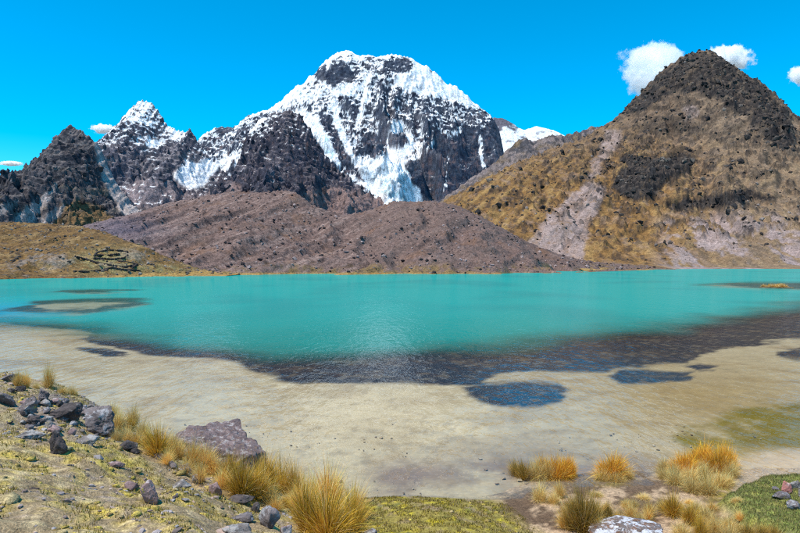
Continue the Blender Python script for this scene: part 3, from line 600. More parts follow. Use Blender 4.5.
put_rock(96, 434, 34, 27, R_grey, 'tall grey-violet outcrop rock below the olive tuft on the stony crest', None, 14, 'boulder', sub=5, cuts=12, rough=.24, dd=.75, o0=.33, cat='boulder')
put_rock(55, 454, 23, 26, R_dark, 'upright dark brown knob of rock on the mossy slope', None, 15, sub=5, rough=.18)
put_rock(148, 503, 20, 24, R_pink, 'pinkish upright stone standing alone on the yellow moss slope', None, 16, sub=5)
put_rock(131, 492, 16, 7, R_pink, 'small flat pinkish stone leaning beside the upright pinkish stone', None, 17)
put_rock(127, 450, 24, 13, R_dark, 'rounded near-black stone in front of the grass tufts', None, 18, sub=5)
put_rock(134, 454, 9, 7, R_dark, 'small black stone tucked against the rounded near-black stone', None, 19)
put_rock(160, 460, 19, 9, R_dark, 'low dark brown stone at the foot of the olive golden tuft', None, 20)
put_rock(114, 467, 20, 7, R_pink, 'thin pinkish slab lying on the moss below the near-black stone', None, 21, dd=.5)
cl = 'jagged grey-lilac crest rocks with black gaps'
for i, (a, b, w, h, mt, lb) in enumerate([(26, 414, 22, 22, R_grey, 'jagged grey-lilac rock with black cleft heading the crest pile'), (41, 402, 17, 17, R_grey, 'pointed grey rock under the golden dry tuft on the crest'), (5, 406, 17, 22, R_grey, 'steep grey rock leaning at the end of the crest pile'),
        (30, 424, 18, 11, R_dark, 'dark wedge stone beneath the jagged grey-lilac rock'), (26, 438, 34, 14, R_blue, 'broad pale blue-grey lichen slab below the crest pile'), (82, 444, 26, 14, R_blue, 'pale blue-grey rock at the foot of the tall outcrop'),
        (8, 382, 20, 9, R_grey, 'flat violet-grey rock on the crest beside the golden tuft'), (19, 390, 11, 9, R_dark, 'small dark block between the golden crest tufts'), (62, 420, 34, 20, R_dark, 'low dark rubble-covered rock beside the tall outcrop'), (78, 412, 18, 14, R_grey, 'grey shoulder rock leaning on the tall outcrop'), (105, 422, 16, 16, R_blue, 'pale split block on the water side of the tall outcrop'), (44, 424, 14, 10, R_blue, 'bluish stone wedged above the dark knob of rock')]):
    put_rock(a, b, w*1.05, h*.8, mt, lb, cl, 30+i, sub=5, cuts=12, rough=.22, o0=.35)
sl = 'stones along the grassy edge of the slope'
for i, (a, b, w, h, mt, lb) in enumerate([(184, 474, 16, 13, R_blue, 'whitish-grey stone nestled in the grass below the boulder'), (181, 489, 24, 8, R_blue, 'flat pale grey slab below the whitish-grey stone'), (196, 484, 12, 9, R_grey, 'grey stone beside the flat pale slab under the tufts'),
        (214, 494, 15, 13, R_pink, 'pinkish-grey stone half hidden under the straw tuft'), (238, 503, 30, 8, R_dark, 'long dark brown slab at the edge of the olive tuft'), (241, 521, 26, 7, R_grey, 'long thin grey slab lying on the moss'), (237, 536, 36, 12, R_blue, 'pale blue slab lying beneath the long thin grey slab'),
        (268, 528, 24, 24, R_grey, 'jagged purple-grey rock in front of the big tuft'), (286, 536, 14, 10, R_pink, 'rounded pink stone at the foot of the jagged purple-grey rock'), (297, 522, 12, 9, R_dark, 'small dark stone under the big olive tuft'), (255, 512, 12, 10, R_dark, 'dark pebble-like stone above the jagged purple-grey rock'), (369, 537, 17, 12, R_grey, 'grey stone where the big tuft meets the mossy bank'), (172, 468, 10, 7, R_grey, 'small grey stone between two straw tufts')]):
    put_rock(a, b, w, h, mt, lb, sl, 60+i, sub=4, cuts=10, rough=.15, dd=.7)
ms = 'stones piled on the green cushion bank'
for i, (a, b, w, h, mt, lb) in enumerate([(788, 494, 11, 13, R_red, 'brick-pink stone on the green cushion bank'), (797, 489, 14, 9, R_blue, 'pale bluish stone behind the brick-pink stone'), (783, 498, 20, 7, R_grey, 'long grey slab in front of the brick-pink stone'), (797, 509, 17, 10, R_grey, 'rounded grey stone lowest on the green cushion bank'), (776, 490, 9, 4, R_grey, 'thin grey sliver of stone at the end of the pile'), (806, 499, 16, 9, R_blue, 'pale block at the back of the stone pile')]):
    put_rock(a, b, w, h, mt, lb, ms, 90+i, sub=4, cuts=9, rough=.12, dd=.7)

q_ = np.random.RandomState(21)
for i in range(46):
    a = q_.uniform(0, 118); b = 384+a*.26+q_.uniform(2, 44)*(1-.35*a/118); w = q_.uniform(6, 13)
    put_rock(a, b, w, w*q_.uniform(.45, .75), [R_grey, R_grey, R_pink, R_dark, R_blue][q_.randint(5)], 'small stone embedded in the rubble of the stony crest', 'small crest stones', 200+i, sub=3, cuts=9, rough=.15)

# scattered grit on the slope
def scatter_rocks(name, pts, sizes, cols, mat, seed, sub=1, flat=.6):
    r_ = np.random.RandomState(seed); d, f = ico(sub); n = len(pts); protos = []
    for k in range(8):
        r = np.ones(len(d))*1.2
        for i in range(8):
            nv = r_.randn(3); nv /= np.linalg.norm(nv); dt = d@nv; o = r_.uniform(.5, .95); r = np.where(dt*r > o, o/np.maximum(dt, 1e-3), r)
        protos.append(d*r[:, None]*(1+.15*r_.randn(len(d))[:, None]))
    protos = np.array(protos); k = r_.randint(0, 8, n); a = r_.rand(n)*6.28; ca, sa = np.cos(a), np.sin(a)
    v = protos[k].copy(); v[..., 0] *= r_.uniform(.7, 1.4, n)[:, None]; v[..., 2] *= (flat*r_.uniform(.7, 1.3, n))[:, None]
    x = v[..., 0]*ca[:, None]-v[..., 1]*sa[:, None]; y = v[..., 0]*sa[:, None]+v[..., 1]*ca[:, None]; v[..., 0] = x; v[..., 1] = y
    v = v*sizes[:, None, None]+pts[:, None, :]; v[..., 2] += sizes[:, None]*.12
    F_ = (f[None]+(np.arange(n)*len(d))[:, None, None]).reshape(-1, 3)
    return add(name, mesh_np(name, v.reshape(-1, 3), F_, mat, np.repeat(cols, len(d), 0), smooth=False), kind='stuff')
r_ = np.random.RandomState(7)
def near_points(n, d0, d1, p0, p1, cond):
    d = np.sqrt(r_.uniform(d0**2, d1**2, n)); x = (r_.uniform(p0, p1, n)-400)/F*d; z = GZ(x, d); k = cond(x, d, z); return np.stack([x, d, z], -1)[k]
pt = near_points(8000, 3.8, 16, -60, 400, lambda x, y, z: (z > .45) & (fbm(x/1.1, y/1.1, 3, 301)+.25*fbm(x/.3, y/.3, 2, 305) > -.05))
pc = np.array([(.26, .225, .225), (.30, .28, .29), (.14, .11, .10), (.20, .15, .13), (.34, .26, .23)])[r_.randint(0, 5, len(pt))]*r_.uniform(.7, 1.2, (len(pt), 1))
o = scatter_rocks('grit', pt, r_.gamma(1.3, .009, len(pt))+.006, pc, M_stone, 3); o['label'] = 'grey and brown grit strewn over the mossy slope'; o['category'] = 'gravel'

pt = near_points(5000, 3.8, 16, -60, 560, lambda x, y, z: (z > .12) & (fbm((x*.8+y*.6)/.5, (y*.8-x*.6)/1.6, 3, 208)+.5*fbm(x/.28, y/.28, 3, 205) > -.05))
pc = np.array([(.42, .325, .08), (.36, .27, .09), (.46, .36, .08), (.28, .20, .08), (.42, .33, .17)])[r_.randint(0, 5, len(pt))]*r_.uniform(.75, 1.15, (len(pt), 1))
o = scatter_rocks('moss_cushions', pt-np.array([0, 0, .008]), r_.gamma(2., .011, len(pt))+.012, pc, M_gnd, 13, flat=.45); o['label'] = 'yellow-green moss cushions dotted over slope and bank'; o['category'] = 'moss'
for p_ in o.data.polygons: p_.use_smooth = True

# stones lying on the bed of the shallows
q = np.random.RandomState(61); d_ = np.exp(q.uniform(math.log(15.5), math.log(60), 2600)); x_ = (q.uniform(100, 900, 2600)-400)/F*d_
k_ = (fbm(x_/2.5, d_/3.5, 3, 331) > .05) & (GZ(x_, d_)*(d_ < 24) < -.03); x_, d_ = x_[k_], d_[k_]
z_ = -(.14+.008*np.clip(d_-14, 0, 1e9)).clip(.02, .6)+.03; z_ = np.maximum(z_, np.where(d_ < 28, GZ(x_, d_), -9)+.01); sz_ = .014+q.gamma(.9, .014, len(x_))
o = scatter_rocks('bed_stones', np.stack([x_, d_, z_], -1), np.minimum(sz_, .075), np.array([(.26, .20, .13), (.17, .12, .08), (.34, .28, .2)])[q.randint(0, 3, len(x_))], M_stone, 63, flat=.5); o['label'] = 'small stones lying on the sandy bed of the shallows'; o['category'] = 'stones'

# rubble on the moraine, the dry hill and the foot of the grassy mountain
def field_points(name, n, p0, p1, cond, seed):
    xs, ys, Z = FIELD[name]; q = np.random.RandomState(seed); i = q.randint(0, len(ys)-1, n); j = q.randint(0, len(xs)-1, n)
    x = xs[j]; y = ys[i]; z = Z[i, j]; px, py = proj(x, y, z); k = (px > p0) & (px < p1) & (z > .3) & cond(px, py, x, y); return np.stack([x, y, z], -1)[k]
def rubble(name, field, n, cond, smin, sg, base, seed, label):
    p = field_points(field, n, -60, 900, cond, seed); q = np.random.RandomState(seed+1); s = np.minimum(smin*.8+q.gamma(.6, sg*2.1, len(p)), smin*.8+sg*4.5)
    c = np.array(base)[q.randint(0, len(base), len(p))]*q.uniform(.65, 1.25, (len(p), 1))
    o = scatter_rocks(name, p, s, c, M_stone, seed+2, flat=.8); o['label'] = label; o['category'] = 'rubble'
rubble('rubble', 'moraine', 20000, lambda px, py, x, y: (fbm(x/25, y/25, 3, 311) > -.3), .28, .24, [(.17, .125, .115), (.10, .07, .065), (.28, .22, .21), (.04, .03, .03)], 401, 'loose stones covering the moraine wall')
def outcrops(field, n, smin, sg, smax, steep, p0, p1, ymax, seed, label):
    xs, ys, Z = FIELD[field]; cols = COLS[field]; q = np.random.RandomState(seed); N = n*9; i = q.randint(2, len(ys)-2, N); j = q.randint(2, len(xs)-2, N)
    sl = np.hypot(Z[i+1, j]-Z[i-1, j], Z[i, j+1]-Z[i, j-1]); x, y, z = xs[j], ys[i], Z[i, j]; px, py = proj(x, y, z); c = cols[i, j]
    k = (sl > np.quantile(sl, steep)) & (px > p0) & (px < p1) & (py < ymax) & (c.max(-1) < .2)
    i, j, x, y, z, c = i[k][:n], j[k][:n], x[k][:n], y[k][:n], z[k][:n], c[k][:n]; s = np.clip(smin+q.gamma(1.3, sg, len(x)), 0, smax)
    o = scatter_rocks('rock_outcrops', np.stack([x, y, z-s*.75], -1), s, c*q.uniform(.7, 1.5, (len(x), 1)), M_far, seed+1, sub=1, flat=1.5); o['label'] = label; o['category'] = 'outcrop'
outcrops('dark_crag', 650, 4., 4., 18, .6, 150, 420, 210, 441, 'jagged rocks bristling on the dark crag')
outcrops('dark_pyramid_peak', 800, 3., 3., 13, .6, -60, 150, 222, 443, 'jagged rocks bristling on the dark pyramid peak')
outcrops('snow_dusted_spire', 500, 4., 4., 16, .6, 60, 240, 205, 445, 'jagged rocks bristling on the snow-dusted spire')
# angular outcrops standing on the crags of the grassy mountain
xs_, ys_, Z_ = FIELD['grassy_mountain']; q = np.random.RandomState(431); i_ = q.randint(2, len(ys_)-2, 60000); j_ = q.randint(2, len(xs_)-2, 60000)
x_, y_, z_ = xs_[j_], ys_[i_], Z_[i_, j_]; px_, py_ = proj(x_, y_, z_); n_a = fbm(x_/45, z_/40, 4, 70); n_b = fbm(x_/20, z_/18, 5, 73, .6)
cm_ = cragmask(px_, py_, n_a, n_b); oc_ = sstep(.2, .3, fbm(x_/28, y_/40, 5, 78, .6)+.14*sstep(210, 120, py_))*(py_ < 235)*.35
k_ = (q.rand(60000) < np.maximum(cm_*(.35+.65*(n_b > .0)), oc_)*.5) & (px_ > 440) & (px_ < 880) & (z_ > 15)
pts_ = np.stack([x_, y_, z_], -1)[k_][:4600]; sz_ = np.clip(1.3+q.gamma(1.4, 1.25, len(pts_)), 0, 6.5); pts_[:, 2] -= sz_*.35
cc_ = np.array([(.040, .034, .031), (.024, .021, .021), (.075, .063, .055), (.12, .098, .08)])[q.choice(4, len(pts_), p=[.4, .3, .2, .1])]*q.uniform(.7, 1.3, (len(pts_), 1))
o = scatter_rocks('rock_outcrops', pts_, sz_, cc_, M_crag, 433, sub=1, flat=.9); o['label'] = 'dark angular outcrops breaking through the grassy mountain'; o['category'] = 'outcrop'
rubble('rubble', 'grassy_mountain', 9000, lambda px, py, x, y: (py < 262) & (fbm(x/40, y/40, 3, 317) > -.2), .5, .55, [(.09, .065, .05), (.045, .035, .03), (.2, .16, .14)], 421, 'loose dark rocks strewn over the grassy mountain')
rubble('rubble', 'dry_grass_hill', 7000, lambda px, py, x, y: (fbm(x/12, y/12, 3, 313) > -.1), .18, .16, [(.17, .13, .10), (.22, .19, .17), (.10, .075, .06)], 411, 'loose stones scattered over the dry grass hill')

# ------------------------------------------------------------------ dry-stone corral walls on the grass hill
def field_hit(name, px, py):
    xs, ys, Z = FIELD[name]; x = (px-400)/F*ys; j = np.clip(np.searchsorted(xs, x), 0, len(xs)-1)
    zz = Z[np.arange(len(ys)), j]; ray = CAMZ+(HY-py)/F*ys; i = int(np.argmax((ray <= zz) & (zz > 0))); return np.array([x[i], ys[i], zz[i]])
walls = [([(75, 257), (85, 260), (95, 263), (108, 266), (125, 268), (138, 266)], 'long dark stone wall running diagonally down the dry grass hill'),
         ([(94, 259), (102, 260), (113, 260.5), (124, 259), (128, 256)], 'curved dark stone wall closing the upper corral'), ([(94, 257), (97, 253.5), (108, 251.5), (122, 252), (129, 254)], 'arched dark stone wall topping the upper corral'),
         ([(74, 273), (88, 272.5), (100, 271.5), (112, 270), (124, 270.5), (140, 271.5)], 'lowest dark stone wall just above the lake shore grass'), ([(96, 256), (108, 256), (120, 255)], 'short dark stone wall dividing the upper corral'), ([(118, 262), (128, 263), (137, 266), (132, 269)], 'hooked dark stone wall at the end of the lower corral')]
for wi, (pts, lb) in enumerate(walls):
    q = np.random.RandomState(500+wi); P3 = np.array([field_hit('dry_grass_hill', *p) for p in pts]); out_p = []
    for a, b in zip(P3[:-1], P3[1:]):
        nseg = max(2, int(np.linalg.norm(b-a)/.45))
        for s in np.linspace(0, 1, nseg, endpoint=False):
            for lv in range(2):
                c = a+(b-a)*s; out_p.append(c+np.array([q.normal(0, .1), q.normal(0, .1), lv*.34+.05]))
    pp = np.array(out_p); base = pp[0].copy()
    d, f = ico(1); n = len(pp); s = q.uniform(.30, .44, n); v = d[None]*s[:, None, None]*(1+.18*q.randn(n, len(d), 1))+pp[:, None]
    me = mesh_np('corral_wall', v.reshape(-1, 3)-base, (f[None]+(np.arange(n)*len(d))[:, None, None]).reshape(-1, 3), M_stone, np.repeat(np.array([[.055, .042, .038]])*q.uniform(.6, 1.4, (n, 1)), len(d), 0), smooth=False)
    add('corral_wall', me, base, label=lb, category='stone wall', group='dry-stone corral walls on the grass hill')

# ------------------------------------------------------------------ grass tufts
def blades(seed, n, rb, spread, hmin, hmax, wid, pal, curl=.5, upright=0.):
    q = np.random.RandomState(seed); r = rb*np.sqrt(q.rand(n)); a = q.rand(n)*6.283; bx, by = r*np.cos(a), r*np.sin(a)
    oa = a+q.normal(0, 1.0, n); tilt = np.clip((r/rb)*spread+q.normal(0, .36, n), -.3, 1.45)*(1-upright*q.rand(n)); L = (hmin+(hmax-hmin)*q.beta(1.6, 2.2, n)*1.25)*(1-.25*(r/rb)**2)*(1+.3*perlin(bx/rb*1.6+seed, by/rb*1.6))
    w = wid*q.uniform(.6, 1.3, n); cv = curl*q.gamma(1.6, .95, n); pa = q.rand(n)*6.283
    pal = np.array(pal, float); base = pal[q.randint(0, len(pal), n)]*q.uniform(.7, 1.25, (n, 1)); V = []; Cc = []
    for i, s in enumerate((0, .36, .7, 1.)):
        ang = tilt+cv*s*s; rr = L*(s*np.sin(tilt)*1.0+cv*s*s*.45*np.cos(tilt)); h = L*np.maximum(s*np.cos(tilt)-cv*s*s*.35*np.sin(tilt+.3), -.1)
        cx, cy = bx+rr*np.cos(oa)+.10*s*s*L, by+rr*np.sin(oa)+.03*s*L*np.sin(pa*3); ww = w*(1, .9, .6, .0)[i]
        blade_tone = base*(.80, .95, 1.05, 1.12)[i]  # blade's own colour, from dead base to straw tip
        for sg in ((-1, 1) if i < 3 else (0,)):
            V.append(np.stack([cx+sg*ww*np.cos(pa), cy+sg*ww*np.sin(pa), h], -1)); Cc.append(blade_tone)
    V = np.stack(V, 1); Cc = np.stack(Cc, 1); fi = np.array([[0, 1, 3], [0, 3, 2], [2, 3, 5], [2, 5, 4], [4, 5, 6]])
    return V.reshape(-1, 3), (fi[None]+(np.arange(n)*7)[:, None, None]).reshape(-1, 3), Cc.reshape(-1, 3)
GOLD = [(.54, .33, .11), (.62, .42, .18), (.42, .24, .06), (.66, .48, .25)]
OLIVE = [(.34, .215, .035), (.42, .27, .05), (.22, .145, .025), (.56, .36, .10), (.13, .09, .02)]
ORANGE = [(.55, .30, .05), (.48, .25, .04), (.62, .38, .09), (.40, .22, .05)]
STRAW = [(.62, .47, .24), (.70, .56, .32), (.50, .36, .17), (.42, .30, .10)]
DARK = [(.18, .135, .035), (.28, .20, .045), (.11, .085, .03), (.44, .30, .08)]
KIND = {'golden': (900, .13, .85, .5, 1.05, .006, GOLD, .55, .1, STRAW), 'olive': (1300, .14, .85, .5, 1.05, .006, OLIVE, .5, .1, GOLD), 'orange': (1700, .30, 1.15, .34, .60, .007, ORANGE, .75, 0, STRAW),
        'straw': (1000, .28, 1.1, .45, .85, .006, STRAW, .8, 0, OLIVE), 'dark': (900, .13, .55, .55, 1.05, .006, DARK, .35, .2, GOLD)}
TM = {}
BRIGHT = {'golden': np.array([1.6, 1.5, 1.1]), 'olive': np.array([1.6, 1.5, .9]), 'orange': np.array([1.6, 1.5, 1.0]), 'straw': np.array([1.4, 1.35, 1.1]), 'dark': np.array([1.4, 1.3, 1.])}
for kn, (n, rb, sp, h0, h1, wd, pal, cu, up, pal2) in KIND.items():
    for k in range(3):
        v, f, c = blades(700+k+hash(kn[0])*0+len(TM), n, rb, sp, h0, h1, wd, pal, cu, up)
        v2, f2, c2 = blades(800+len(TM), max(120, n//4), rb*1.05, sp*1.15 if kn != 'orange' else 1.4, h0*.8, h1*(1.12 if kn != 'orange' else .8), wd*.75, pal2, cu*1.2, up)
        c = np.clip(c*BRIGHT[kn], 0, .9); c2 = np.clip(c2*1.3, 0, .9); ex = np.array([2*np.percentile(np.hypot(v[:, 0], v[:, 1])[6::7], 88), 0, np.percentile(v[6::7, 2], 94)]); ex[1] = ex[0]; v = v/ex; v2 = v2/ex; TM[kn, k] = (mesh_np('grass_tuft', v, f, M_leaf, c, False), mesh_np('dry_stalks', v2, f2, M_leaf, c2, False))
tcount = [0]
def tuft(px, py, wpx, hpx, kind, label, group, d=None):
    x, y, z = hit(px, py)
    if d: y = d; x = (px-400)/F*y; z = max(float(GZ(x, y)[0]), -.05)
    tcount[0] += 1; k = tcount[0] % 3; a, b = TM[kind, k]; w = wpx/F*y; h = hpx/F*y
    o = add('grass_tuft', a, (x, y, float(GZ(x, y)[0])-.03), label=label, category='grass tuft', group=group)
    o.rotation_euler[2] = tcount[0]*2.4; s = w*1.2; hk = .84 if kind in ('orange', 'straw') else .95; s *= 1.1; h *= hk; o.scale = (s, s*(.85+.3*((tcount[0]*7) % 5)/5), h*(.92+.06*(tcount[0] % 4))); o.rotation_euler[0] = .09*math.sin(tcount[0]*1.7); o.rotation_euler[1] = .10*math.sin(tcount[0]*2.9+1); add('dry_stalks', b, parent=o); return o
def tufts(lst, kind, label, group):
    for a in lst: tuft(*a, kind, label, group)
G1, G2 = 'tussock grass along the slope edge', 'tussock grass in the marsh'
tuft(17, 386, 15, 20, 'golden', 'golden dry grass tuft beside the flat violet-grey crest rock', G1)
tuft(26, 387, 13, 18, 'golden', 'golden dry grass tuft above the jagged grey-lilac crest rock', G1)
tuft(49, 389, 17, 26, 'golden', 'tallest golden dry grass tuft on the stony crest behind the pointed grey rock', G1)
tufts([(36, 389, 10, 12), (62, 392, 14, 10), (72, 394, 14, 12), (84, 396, 16, 11)], 'straw', 'low pale straw grass along the top of the stony crest', G1)
tuft(106, 402, 20, 22, 'olive', 'dark olive grass tuft behind the tall outcrop rock', G1)
tufts([(118, 428, 24, 26), (132, 424, 24, 24), (142, 436, 22, 20), (126, 440, 20, 20), (116, 440, 16, 18)], 'straw', 'straw-coloured grass tuft between the tall outcrop and the big boulder', G1)
tuft(158, 456, 32, 36, 'olive', 'olive golden grass tuft beside the rounded near-black stone', G1)
tufts([(146, 446, 18, 22), (172, 452, 20, 26), (178, 460, 24, 28), (192, 466, 26, 30), (204, 470, 28, 28), (214, 474, 26, 26), (186, 474, 20, 20), (168, 464, 18, 18), (200, 482, 22, 22), (222, 488, 24, 28)], 'golden', 'golden grass tuft in front of the large purple-grey boulder', G1)
tuft(240, 497, 38, 46, 'olive', 'full olive grass tuft above the long dark brown slab', G1)
tuft(228, 480, 26, 30, 'olive', 'olive grass tuft right against the foot of the large boulder', G1)
tuft(256, 498, 30, 34, 'olive', 'shorter olive tuft between the dark slab and the tall olive tuft', G1)
tuft(280, 492, 46, 52, 'olive', 'tall olive tuft at the water edge between the boulder and the biggest tussock', G1)
tuft(266, 486, 30, 38, 'olive', 'slim olive tuft on the boulder side of the tall olive tuft', G1)
tuft(294, 496, 34, 40, 'olive', 'olive tuft between the tall olive tuft and the biggest tussock', G1)
tuft(270, 502, 26, 24, 'straw', 'straw skirt of grass below the tall olive tuft beside the dark slab', G1)
tuft(292, 508, 24, 22, 'straw', 'straw skirt of grass between the tall olive tuft and the biggest tussock', G1)
tuft(250, 488, 22, 26, 'straw', 'straw grass between the full olive tuft and the large boulder', G1)
tuft(328, 542, 62, 58, 'olive', 'biggest olive and gold tussock where the slope meets the mossy bank', G1)
tuft(308, 534, 44, 54, 'olive', 'olive tuft merged into the biggest tussock beside the jagged purple-grey rock', G1)
tuft(350, 538, 44, 56, 'olive', 'olive tuft merged into the biggest tussock on its mossy bank side', G1)
tuft(300, 516, 36, 44, 'golden', 'golden tuft behind the biggest tussock above the jagged purple-grey rock', G1)
tuft(326, 508, 44, 48, 'golden', 'golden tuft standing directly behind the biggest tussock', G1)
tuft(352, 520, 34, 40, 'golden', 'golden tuft behind the biggest tussock beside the mossy bank', G1)
tuft(516, 470, 20, 26, 'dark', 'outermost dark green-brown tuft ending the long tussock in the mud', G2)
tuft(524, 474, 20, 26, 'dark', 'dark green-brown tuft next to the pale middle of the long tussock', G2)
tuft(536, 474, 26, 28, 'straw', 'pale middle tuft of the long tussock beside its dark end', G2)
tuft(548, 475, 24, 24, 'straw', 'pale middle tuft of the long tussock beside its orange end', G2)
tuft(558, 474, 30, 30, 'orange', 'broad orange-gold tuft of the long tussock in the mud', G2)
tuft(568, 472, 22, 28, 'orange', 'orange-gold tuft ending the long tussock towards the round orange tussock', G2)
tuft(544, 468, 22, 24, 'orange', 'orange-gold tuft standing behind the pale middle of the long tussock', G2)
tuft(540, 501, 20, 22, 'straw', 'small pale tussock on bare mud near the mossy bank', G2)
tuft(554, 503, 18, 18, 'straw', 'smaller pale tussock under the golden tuft on bare mud', G2)
tuft(560, 498, 16, 20, 'golden', 'golden tuft topping the small pale tussock', G2)
tuft(612, 474, 42, 26, 'orange', 'round orange tussock standing apart in the shallows', G2)
tuft(602, 478, 22, 14, 'straw', 'pale dead skirt of the round orange tussock towards the long tussock', G2)
tuft(616, 480, 24, 14, 'straw', 'pale dead skirt at the middle foot of the round orange tussock', G2)
tuft(628, 477, 16, 14, 'straw', 'pale dead skirt of the round orange tussock towards the broad marsh tussock', G2)
tuft(684, 470, 32, 26, 'orange', 'lowest orange tuft of the broad marsh tussock above its pale skirt', G2)
tuft(704, 460, 30, 26, 'orange', 'orange tuft at the top middle of the broad marsh tussock', G2)
tuft(718, 466, 34, 30, 'orange', 'widest orange tuft crowning the broad marsh tussock', G2)
tuft(696, 462, 26, 24, 'orange', 'small orange tuft between the lowest and top tufts of the broad marsh tussock', G2)
tuft(728, 462, 24, 28, 'orange', 'orange tuft of the broad marsh tussock facing the pale mud channel', G2)
tufts([(676, 484, 26, 20), (692, 492, 28, 24), (708, 494, 28, 26), (720, 486, 26, 20), (704, 480, 26, 22), (664, 478, 20, 16), (690, 480, 24, 20), (708, 450, 22, 14)], 'straw', 'pale curled dead grass skirting the broad marsh tussock', G2)
tuft(582, 532, 34, 48, 'dark', 'biggest spiky dark olive tuft beside the lichen-crusted boulder', G2)
tuft(572, 530, 24, 36, 'dark', 'spiky dark olive tuft on the mossy bank side of the biggest spiky tuft', G2)
tuft(594, 530, 26, 42, 'dark', 'spiky dark olive tuft between the biggest spiky tuft and the lichen-crusted boulder', G2)
tuft(607, 524, 16, 26, 'dark', 'thin short dark olive tuft touching the lichen-crusted boulder', G2)
tufts([(564, 528, 22, 24), (600, 536, 22, 26), (618, 526, 20, 20), (632, 518, 20, 16), (650, 516, 20, 16), (596, 514, 16, 18)], 'golden', 'low golden tuft behind the lichen-crusted boulder', G2)
tuft(672, 516, 24, 28, 'olive', 'upright olive tuft between the lichen-crusted boulder and the broad marsh tussock', G2)
tuft(690, 524, 22, 24, 'olive', 'olive tuft in the pale marsh grass beside the lichen-crusted boulder', G2)
tuft(700, 538, 18, 24, 'olive', 'small olive tuft next to the lichen-crusted boulder on its green bank side', G2)
tufts([(662, 510, 18, 16), (682, 536, 26, 20), (706, 520, 24, 18), (716, 532, 26, 20), (728, 526, 22, 16), (640, 524, 20, 16), (730, 540, 24, 22), (696, 512, 20, 14)], 'straw', 'low pale marsh grass at the foot of the green cushion bank', G2)
tufts([(746, 540, 26, 22), (760, 542, 24, 20), (774, 542, 22, 18)], 'dark', 'dark olive grass fringe below the green cushion bank', G2)

tufts([(92, 398, 16, 10), (112, 414, 18, 16), (136, 412, 18, 14), (150, 424, 18, 14), (156, 436, 18, 16), (166, 444, 18, 18), (108, 432, 14, 12)], 'straw', 'short straw grass fringing the water side of the stony crest', G1)
tufts([(206, 460, 20, 22), (236, 470, 22, 26), (250, 476, 24, 28), (262, 494, 20, 24), (310, 498, 24, 30), (336, 504, 26, 32), (276, 510, 20, 20)], 'golden', 'golden seeding grass growing between the olive tufts of the slope edge', G1)
tufts([(664, 466, 22, 20), (674, 474, 20, 18), (732, 474, 20, 20), (728, 484, 18, 16), (700, 470, 20, 18)], 'straw', 'pale tangled grass on the flank of the broad marsh tussock', G2)
tufts([(648, 520, 14, 14), (626, 508, 12, 10), (712, 510, 14, 12), (740, 520, 14, 12), (572, 510, 14, 14)], 'golden', 'small golden sprout of grass on the bare marsh mud', G2)

q = np.random.RandomState(71)
for i in range(34):
    u = q.rand(); a = 112+u*235+q.normal(0, 6); b = 418+u*104+q.uniform(-4, 16)
    tuft(a, b, q.uniform(12, 24), q.uniform(8, 16), ['straw', 'golden', 'olive'][q.randint(3)], 'low matted dry grass filling the gaps between the slope-edge tufts', G1)
for i in range(30):
    a = q.uniform(548, 740); b = q.uniform(496, 536)
    if abs(a-640) < 44 and b > 512: continue
    tuft(a, b, q.uniform(10, 22), q.uniform(6, 13), ['straw', 'straw', 'golden'][q.randint(3)], 'low matted dry grass on the marsh mud between the tussocks', G2)

# grass islet far out in the lake
ix, iy = P(777, 289, 0)[0], 0
iy = CAMZ*F/(287.5-HY); ix = (777-400)/F*iy
d, f = ico(3); v = d*np.array([4.2, 2.4, .28]); v = v*(1+.12*fbm3(d*2.5, 3, 5)[:, None])
isl = add('grass_islet', mesh_np('islet_mud', v, f, M_mor, np.tile(C(.15, .11, .06), (len(v), 1))), (ix, iy, -.05), label='small islet of golden grass far out on the lake', category='islet')
q = np.random.RandomState(77); VV = []; FF = []; CCc = []; off = 0
for i in range(26):
    v, f, c = blades(900+i, 130, .3, .9, .5, .95, .03, GOLD+ORANGE[:2], .5); x, y = q.normal(0, 1.9), q.normal(0, .9); v = v*q.uniform(.8, 1.3)+[np.clip(x, -3.6, 3.6), np.clip(y, -1.6, 1.6), .1]
    VV.append(v); FF.append(f+off); CCc.append(c); off += len(v)
g_ = add('golden_grass', mesh_np('golden_grass', np.concatenate(VV), np.concatenate(FF), M_leaf, np.concatenate(CCc), False), parent=isl); g_['kind'] = 'stuff'

# short dry turf blades and moss cushions on the slope and the bank (uncountable)
def turf(name, pts, hs, wd, pal, label, seed):
    q = np.random.RandomState(seed); n = len(pts); a = q.rand(n)*6.28; le = q.rand(n)*.8; oa = q.rand(n)*6.28
    h = hs*q.uniform(.5, 1.3, n); w = wd*q.uniform(.6, 1.3, n); dx, dy = np.cos(a)*w, np.sin(a)*w
    v = np.stack([pts+np.stack([-dx, -dy, -.006+0*h], -1), pts+np.stack([dx, dy, -.006+0*h], -1), pts+np.stack([np.cos(oa)*h*le, np.sin(oa)*h*le, h], -1)], 1)
    c = np.array(pal)[q.randint(0, len(pal), n)]*q.uniform(.7, 1.25, (n, 1))
    o = add(name, mesh_np(name, v.reshape(-1, 3), np.arange(3*n).reshape(-1, 3), M_leaf, np.repeat(c, 3, 0), False), kind='stuff'); o['label'] = label; o['category'] = 'turf'
pt = near_points(100000, 3.6, 16, -60, 400, lambda x, y, z: (z > .45) & (fbm((x*.8+y*.6)/.5, (y*.8-x*.6)/1.6, 3, 208)+.5*fbm(x/.28, y/.28, 3, 205) > -.02))
turf('short_turf', pt, .034, .005, [(.48, .36, .09), (.40, .29, .09), (.58, .44, .20), (.26, .18, .06), (.44, .35, .06)], 'short yellow-green mossy turf over the stony slope', 31)
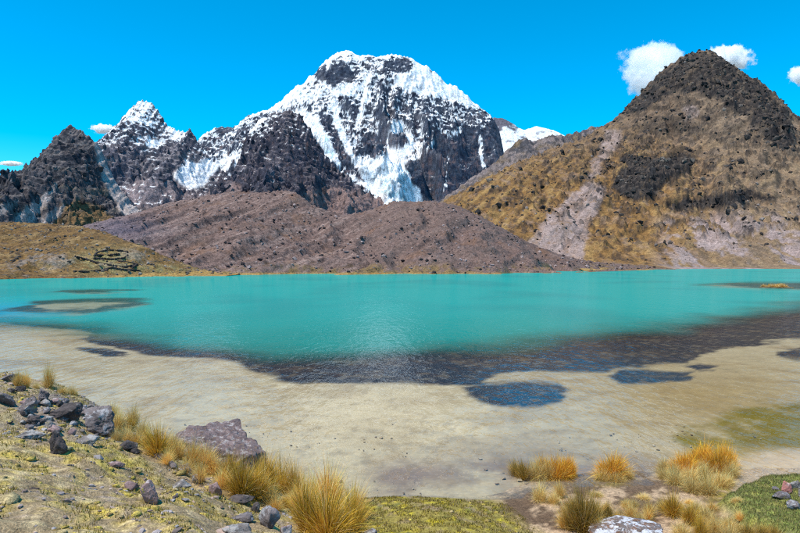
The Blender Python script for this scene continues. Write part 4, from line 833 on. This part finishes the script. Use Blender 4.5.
pt = near_points(30000, 12, 17, 330, 560, lambda x, y, z: (fbm(x/.35, y/.35, 3, 205) > -.12) & (z > .06) & (z < .9) & (x+.25*(y-14) < 3.0))
turf('short_turf', pt, .045, .008, [(.50, .38, .03), (.34, .25, .05), (.22, .16, .035), (.36, .24, .10), (.45, .34, .16), (.16, .15, .03)], 'yellow-green moss turf covering the flat bank', 32)
pt = near_points(40000, 11, 17, 700, 880, lambda x, y, z: mound(x, y) > .5)
turf('short_turf', pt, .05, .008, [(.25, .245, .07), (.36, .32, .11), (.16, .16, .05), (.44, .36, .17)], 'dense green turf on the cushion bank', 33)

# ------------------------------------------------------------------ clouds
def cloud_mat(scale, dens, off):
    m, n, l, out = new_mat('cloud_vapour')
    tc = n.new('ShaderNodeTexCoord'); geo = n.new('ShaderNodeNewGeometry')
    at = n.new('ShaderNodeVectorMath'); at.operation = 'LENGTH'; l.new(tc.outputs['Object'], at.inputs[0])
    mp = n.new('ShaderNodeMapping'); mp.inputs['Location'].default_value = off; l.new(geo.outputs['Position'], mp.inputs['Vector'])
    f = noise_node(n, l, mp.outputs[0], scale*1.35, 9, .66)
    fall = ramp(n, l, at.outputs['Value'], .35, 1.0, .0, 1.0)
    sb = n.new('ShaderNodeMath'); sb.operation = 'MULTIPLY_ADD'; l.new(fall, sb.inputs[0]); sb.inputs[1].default_value = -.42; l.new(f, sb.inputs[2])
    d = ramp(n, l, sb.outputs[0], .25, .32, 0, dens*1.2)
    v = n.new('ShaderNodeVolumePrincipled'); v.inputs['Color'].default_value = (1, 1, 1, 1); v.inputs['Anisotropy'].default_value = 0.0
    l.new(d, v.inputs['Density']); l.new(v.outputs[0], out.inputs['Volume']); return m
def cloud(px, py, rx, ry, dist, label, seed):
    """one ellipsoid of vapour; noise eats its rim into wisps"""
    k = dist/F; d, f = ico(3); me = mesh_np('cloud', d, f, cloud_mat(2.6/(ry*k*2), .022*20/(ry), (seed*531., seed*217., 0)))
    o = add('cloud', me, P(px, py, dist), label=label, category='cloud'); o.scale = (rx*k, rx*k*.6, ry*k); return o
sc.cycles.volume_bounces = 24; sc.cycles.max_bounces = 24; sc.cycles.volume_step_rate = 1.0
cloud(654, 69, 42, 36, 7000, 'big white cloud behind the shoulder of the grassy mountain', 1)
cloud(728, 59, 32, 16, 7000, 'white cloud peeking over the summit of the grassy mountain', 2)
cloud(806, 75, 22, 13, 7000, 'small white cloud in open sky beside the grassy mountain', 3)
cloud(103, 129, 15, 6, 7000, 'tiny white cloud beside the snow-dusted spire', 4)
cloud(11, 163.5, 14, 3, 7000, 'thin white wisp low over the distant ridge', 5)
